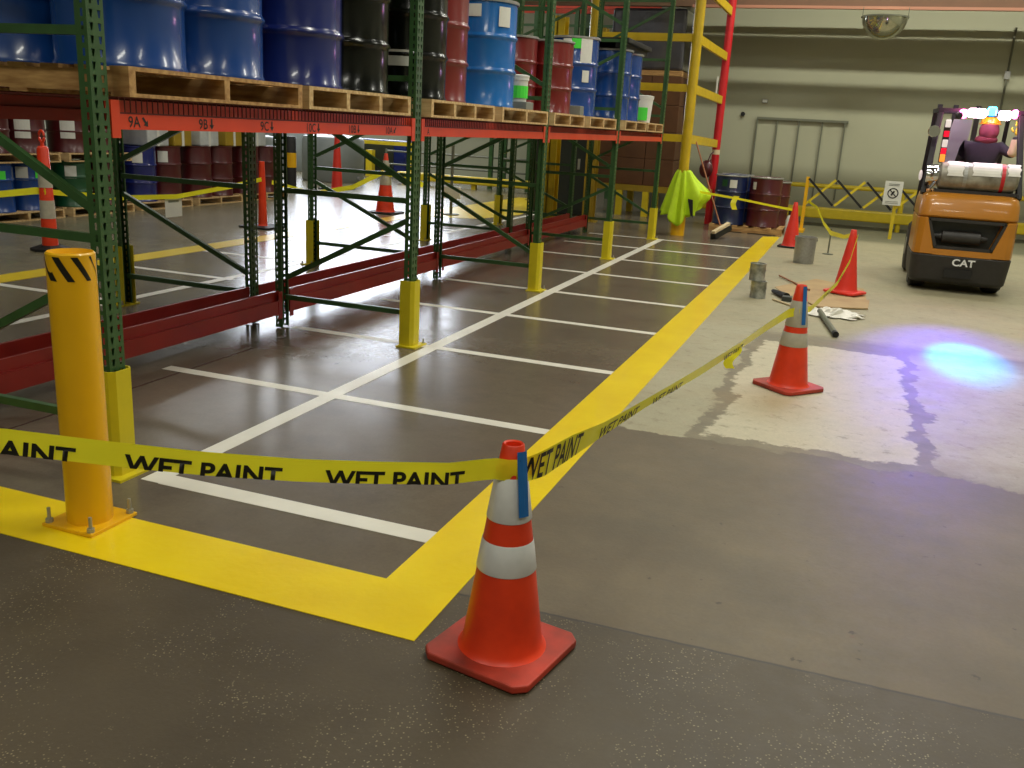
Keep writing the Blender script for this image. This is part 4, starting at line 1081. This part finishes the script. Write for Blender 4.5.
build('rail', MB().box(-2.2, 2.1, -.12, .12, .12, .32), 'railyellow', t, bevel=.03)
for x in (-2., 0, 1.9): build('post', MB().box(x-.06, x+.06, -.06, .06, 0, .2), 'railyellow', t)
t = thing('far_handrail', 'thin dark pipe handrail behind the low yellow kerb', 'handrail', (-9.3, 23.2, 0))
for z in (.45, .8): build('rail', MB().tube([(-3, 0, z), (2.2, 0, z)], .025, 8), 'pipe', t)
for x in (-3, -1.3, .4, 2.1): build('post', MB().tube([(x, 0, 0), (x, 0, .85)], .03, 8), 'pipe', t)
struct('trim_3', MB().box(-13, -4.4, YF-.06, YF, 1.3, 1.38), 'railyellow')
t = thing('sign_stand', 'small white notice box on a thin post behind the racks', 'sign stand', (-6.94, 15.65, 0))
build('post', MB().tube([(0, 0, 0), (0, 0, 1.3)], .03, 8), 'pipe', t); build('box', MB().box(-.17, .17, -.05, .05, .30, .52), 'paper', t, bevel=.01); build('foot', MB().lathe([(.15, 0), (.15, .02)], 16), 'pipe', t)
# yellow columns and the dark tall cabinet behind the rack
for x, y, s, m, lb in ((-4.9, 15.15, .12, 'yellow', 'broad yellow column just behind the far end of the racks'), (-4.62, 16.75, .10, 'dullyellow', 'dull yellow column behind the dark tall cabinet')):
    t = thing('steel_column', lb, 'column', (x, y, 0), 0)
    B = MB().box(-s, s, -s, -s+.02, 0.01, 3.4).box(-s, s, s-.02, s, 0.01, 3.4).box(-.01, .01, -s, s, 0.01, 3.4)
    build('shaft', B, m, t); build('base_plate', MB().box(-s-.05, s+.05, -s-.05, s+.05, 0, .02), m, t)
t = thing('dark_cabinet', 'tall dark green cabinet standing behind the racks', 'cabinet', (-5.45, 17.9, 0))
build('body', MB().box(-.62, .55, -.3, .3, .02, 2.0), 'darkbox', t, bevel=.02); build('door', MB().box(-.55, .5, -.32, -.3, .1, 1.9), 'darkbox', t); build('handle', MB().box(.32, .36, -.36, -.32, .9, 1.1), 'steel', t)
# brown boards
bz = 19.3
t = thing('stacked_crates', 'large brown stacked crates on yellow legs beyond the end of the racks', 'crates', (-4.1, bz, 0))
for (z0, z1) in ((.62, 1.15), (1.155, 1.68), (1.685, 2.2), (2.205, 2.75)):
    for (x0, x1) in ((-1.3, -.66), (-.65, .0), (.01, .60)):
        if z0 > 2 and x0 < -.7: continue
        build('crate_board', MB().box(x0, x1, -.5, .5, z0, z1), 'brown', t, bevel=.01)
build('support_beam', MB().box(-1.5, .8, -.56, -.46, .50, .62), 'dullyellow', t)
build('support_beam', MB().box(-1.5, .8, .44, .54, .50, .62), 'dullyellow', t)
for x in (-1.4, -.45, .1, .72): build('support_leg', MB().box(x-.06, x+.06, -.57, -.45, 0, .5), 'railyellow', t); build('support_leg', MB().box(x-.06, x+.06, .43, .55, 0, .5), 'railyellow', t)
# dark stretch wrapped load over the crates
t = thing('wrapped_load', 'dark shiny stretch wrapped load beyond the end of the rack', 'wrapped load', (-4.15, 18.2, 2.76))
t.location = (-4.1, bz, 2.757)
build('load', MB().box(-.9, .58, -.48, .48, .1, 1.25), 'wrap', t, bevel=.06, seg=3); build('skid', MB().box(-.9, .58, -.5, .5, 0, .1), 'wood', t)
# far upper rack with red beam seen above the maroon drum
t = thing('far_rack', 'far green rack with a thin red beam, seen above the maroon drums', 'pallet rack', (-7.5, 23.0, 0))
for x in (-1.6, -.55, .5, 1.6, 2.6): build('upright', MB().box(x-.05, x+.05, -.05, .05, 0, 5.6), 'green', t)
for z, m in ((4.55, 'beamorange'), (2.7, 'beamorange')): build('beam', MB().box(-1.6, 2.6, -.06, .02, z-.06, z+.06), m, t)
for z in (3.6, 4.1): build('tie_bar', MB().box(-1.6, 2.6, -.02, .02, z-.03, z+.03), 'green', t)
for z, m in ((4.55, 'beamorange'), (2.7, 'beamorange')): build('beam', MB().box(-1.6, 2.6, .9, .98, z-.06, z+.06), m, t)
for x in (-1.6, -.55, .5, 1.6, 2.6): build('upright', MB().box(x-.05, x+.05, .95, 1.05, 0, 5.6), 'green', t)
build('deck', MB().box(-1.6, 2.6, -.02, .92, 2.76, 2.78), 'wire', t)
for k in range(5):
    drum(-8.6+k*.68, 23.3, 2.781, 'dnavy', f"dark blue drum on the far rack, {['leftmost', 'second from left', 'middle one', 'second from right', 'rightmost'][k]}", 'drums on the far rack', ring=False)

# ------------------------------------------------------------------ lights
def fixture(x, y, z, L, W, power, label, col=(1, .985, .86), rz=0., tilt=0.):
    t = thing('ceiling_light', label, 'ceiling light', (x, y, z), rz, 'ceiling strip lights')
    t.rotation_euler.x = tilt
    build('housing', MB().box(-L/2, L/2, -W/2, W/2, .02, .12), 'housing', t, bevel=.01)
    ld = bpy.data.lights.new('lamp', 'AREA'); ld.shape = 'RECTANGLE'; ld.size = L-.04; ld.size_y = W-.04; ld.energy = power; ld.color = col
    lo = bpy.data.objects.new('lamp', ld); COL.objects.link(lo); lo.parent = t; lo.location = (0, 0, .01)
    return t
k = 0
for x, y, p, L in ((1.5, -1.5, 95, 2.4), (-3.5, -1.5, 95, 2.4), (.0, 4.6, 120, 2.4), (-1.0, 8.5, 115, 2.4), (3.6, 9.5, 120, 2.4), (1.2, 14.0, 120, 2.4), (4.5, 2.0, 50, 2.4)):
    k += 1
    fixture(x, y, 6.6, L, .5, p, f"long ceiling strip light over the {'front' if y < 0 else 'right' if x > 3 else 'open'} floor at {['the front right', 'the front left', 'the near middle', 'the rack aisle', 'the forklift side', 'the far middle', 'the right side'][k-1]}")
fixture(1.5, 17.6, 6.7, 9.0, .16, 330, 'long ceiling strip light close to the back wall')
for j, (x, y) in enumerate(((-8.5, 5.5), (-8.5, 12.), (-8.5, 19.))):
    fixture(x, y, 6.6, 2.4, .5, 80, f"ceiling strip light over the aisle beyond the racks, {['nearest', 'middle', 'farthest'][j]}", (1, .97, .9))
for j, (x, y) in enumerate(((-12.8, 17.5), (-12.6, 19.7), (-13.6, 21.8), (-14.6, 24.))):
    fixture(x, y, 5.9, 4.2, .35, 70, f"bright ceiling strip light above the grey tanks, {['nearest', 'second', 'third', 'farthest'][j]}", (.95, .98, 1), rz=.5, tilt=0)
def spot(loc, target, color, power, ang, blend, parent=None, size=.02):
    ld = bpy.data.lights.new('spot', 'SPOT'); ld.energy = power; ld.color = color; ld.spot_size = ang; ld.spot_blend = blend; ld.shadow_soft_size = size
    o = bpy.data.objects.new('spot_beam', ld); COL.objects.link(o); o.location = loc
    d = Vector(target)-Vector(loc); o.rotation_euler = d.to_track_quat('-Z', 'Y').to_euler(); return o
sl = (FX-.24, FYR+.55, 2.04)
spot(sl, (1.07, 8.15, 0), (.0, .45, 1), 1900, math.radians(9.5), 1.)
spot(sl, (1.04, 7.9, 0), (.12, .05, 1), 620, math.radians(27), 1.)
def pt(loc, col, p, r=.06):
    ld = bpy.data.lights.new('glow', 'POINT'); ld.energy = p*.3; ld.color = col; ld.shadow_soft_size = r; ld.specular_factor = .15
    o = bpy.data.objects.new('strobe_light', ld); COL.objects.link(o); o.location = loc
pt((FX-.2, FYR+.6, 2.3), (1, .25, .6), 22); pt((FX+.35, FYR+.6, 2.3), (1, .3, .7), 18); pt((FX+.08, FYR+.62, 2.32), (.15, .4, 1), 22)

w = bpy.data.worlds.new('world'); sc.world = w; w.use_nodes = True
w.node_tree.nodes['Background'].inputs[0].default_value = (.9, .88, .78, 1); w.node_tree.nodes['Background'].inputs[1].default_value = .02
vs = sc.view_settings; vs.view_transform = 'Standard'; vs.look = 'None'; vs.exposure = .4; vs.gamma = 1; vs.use_curve_mapping = False
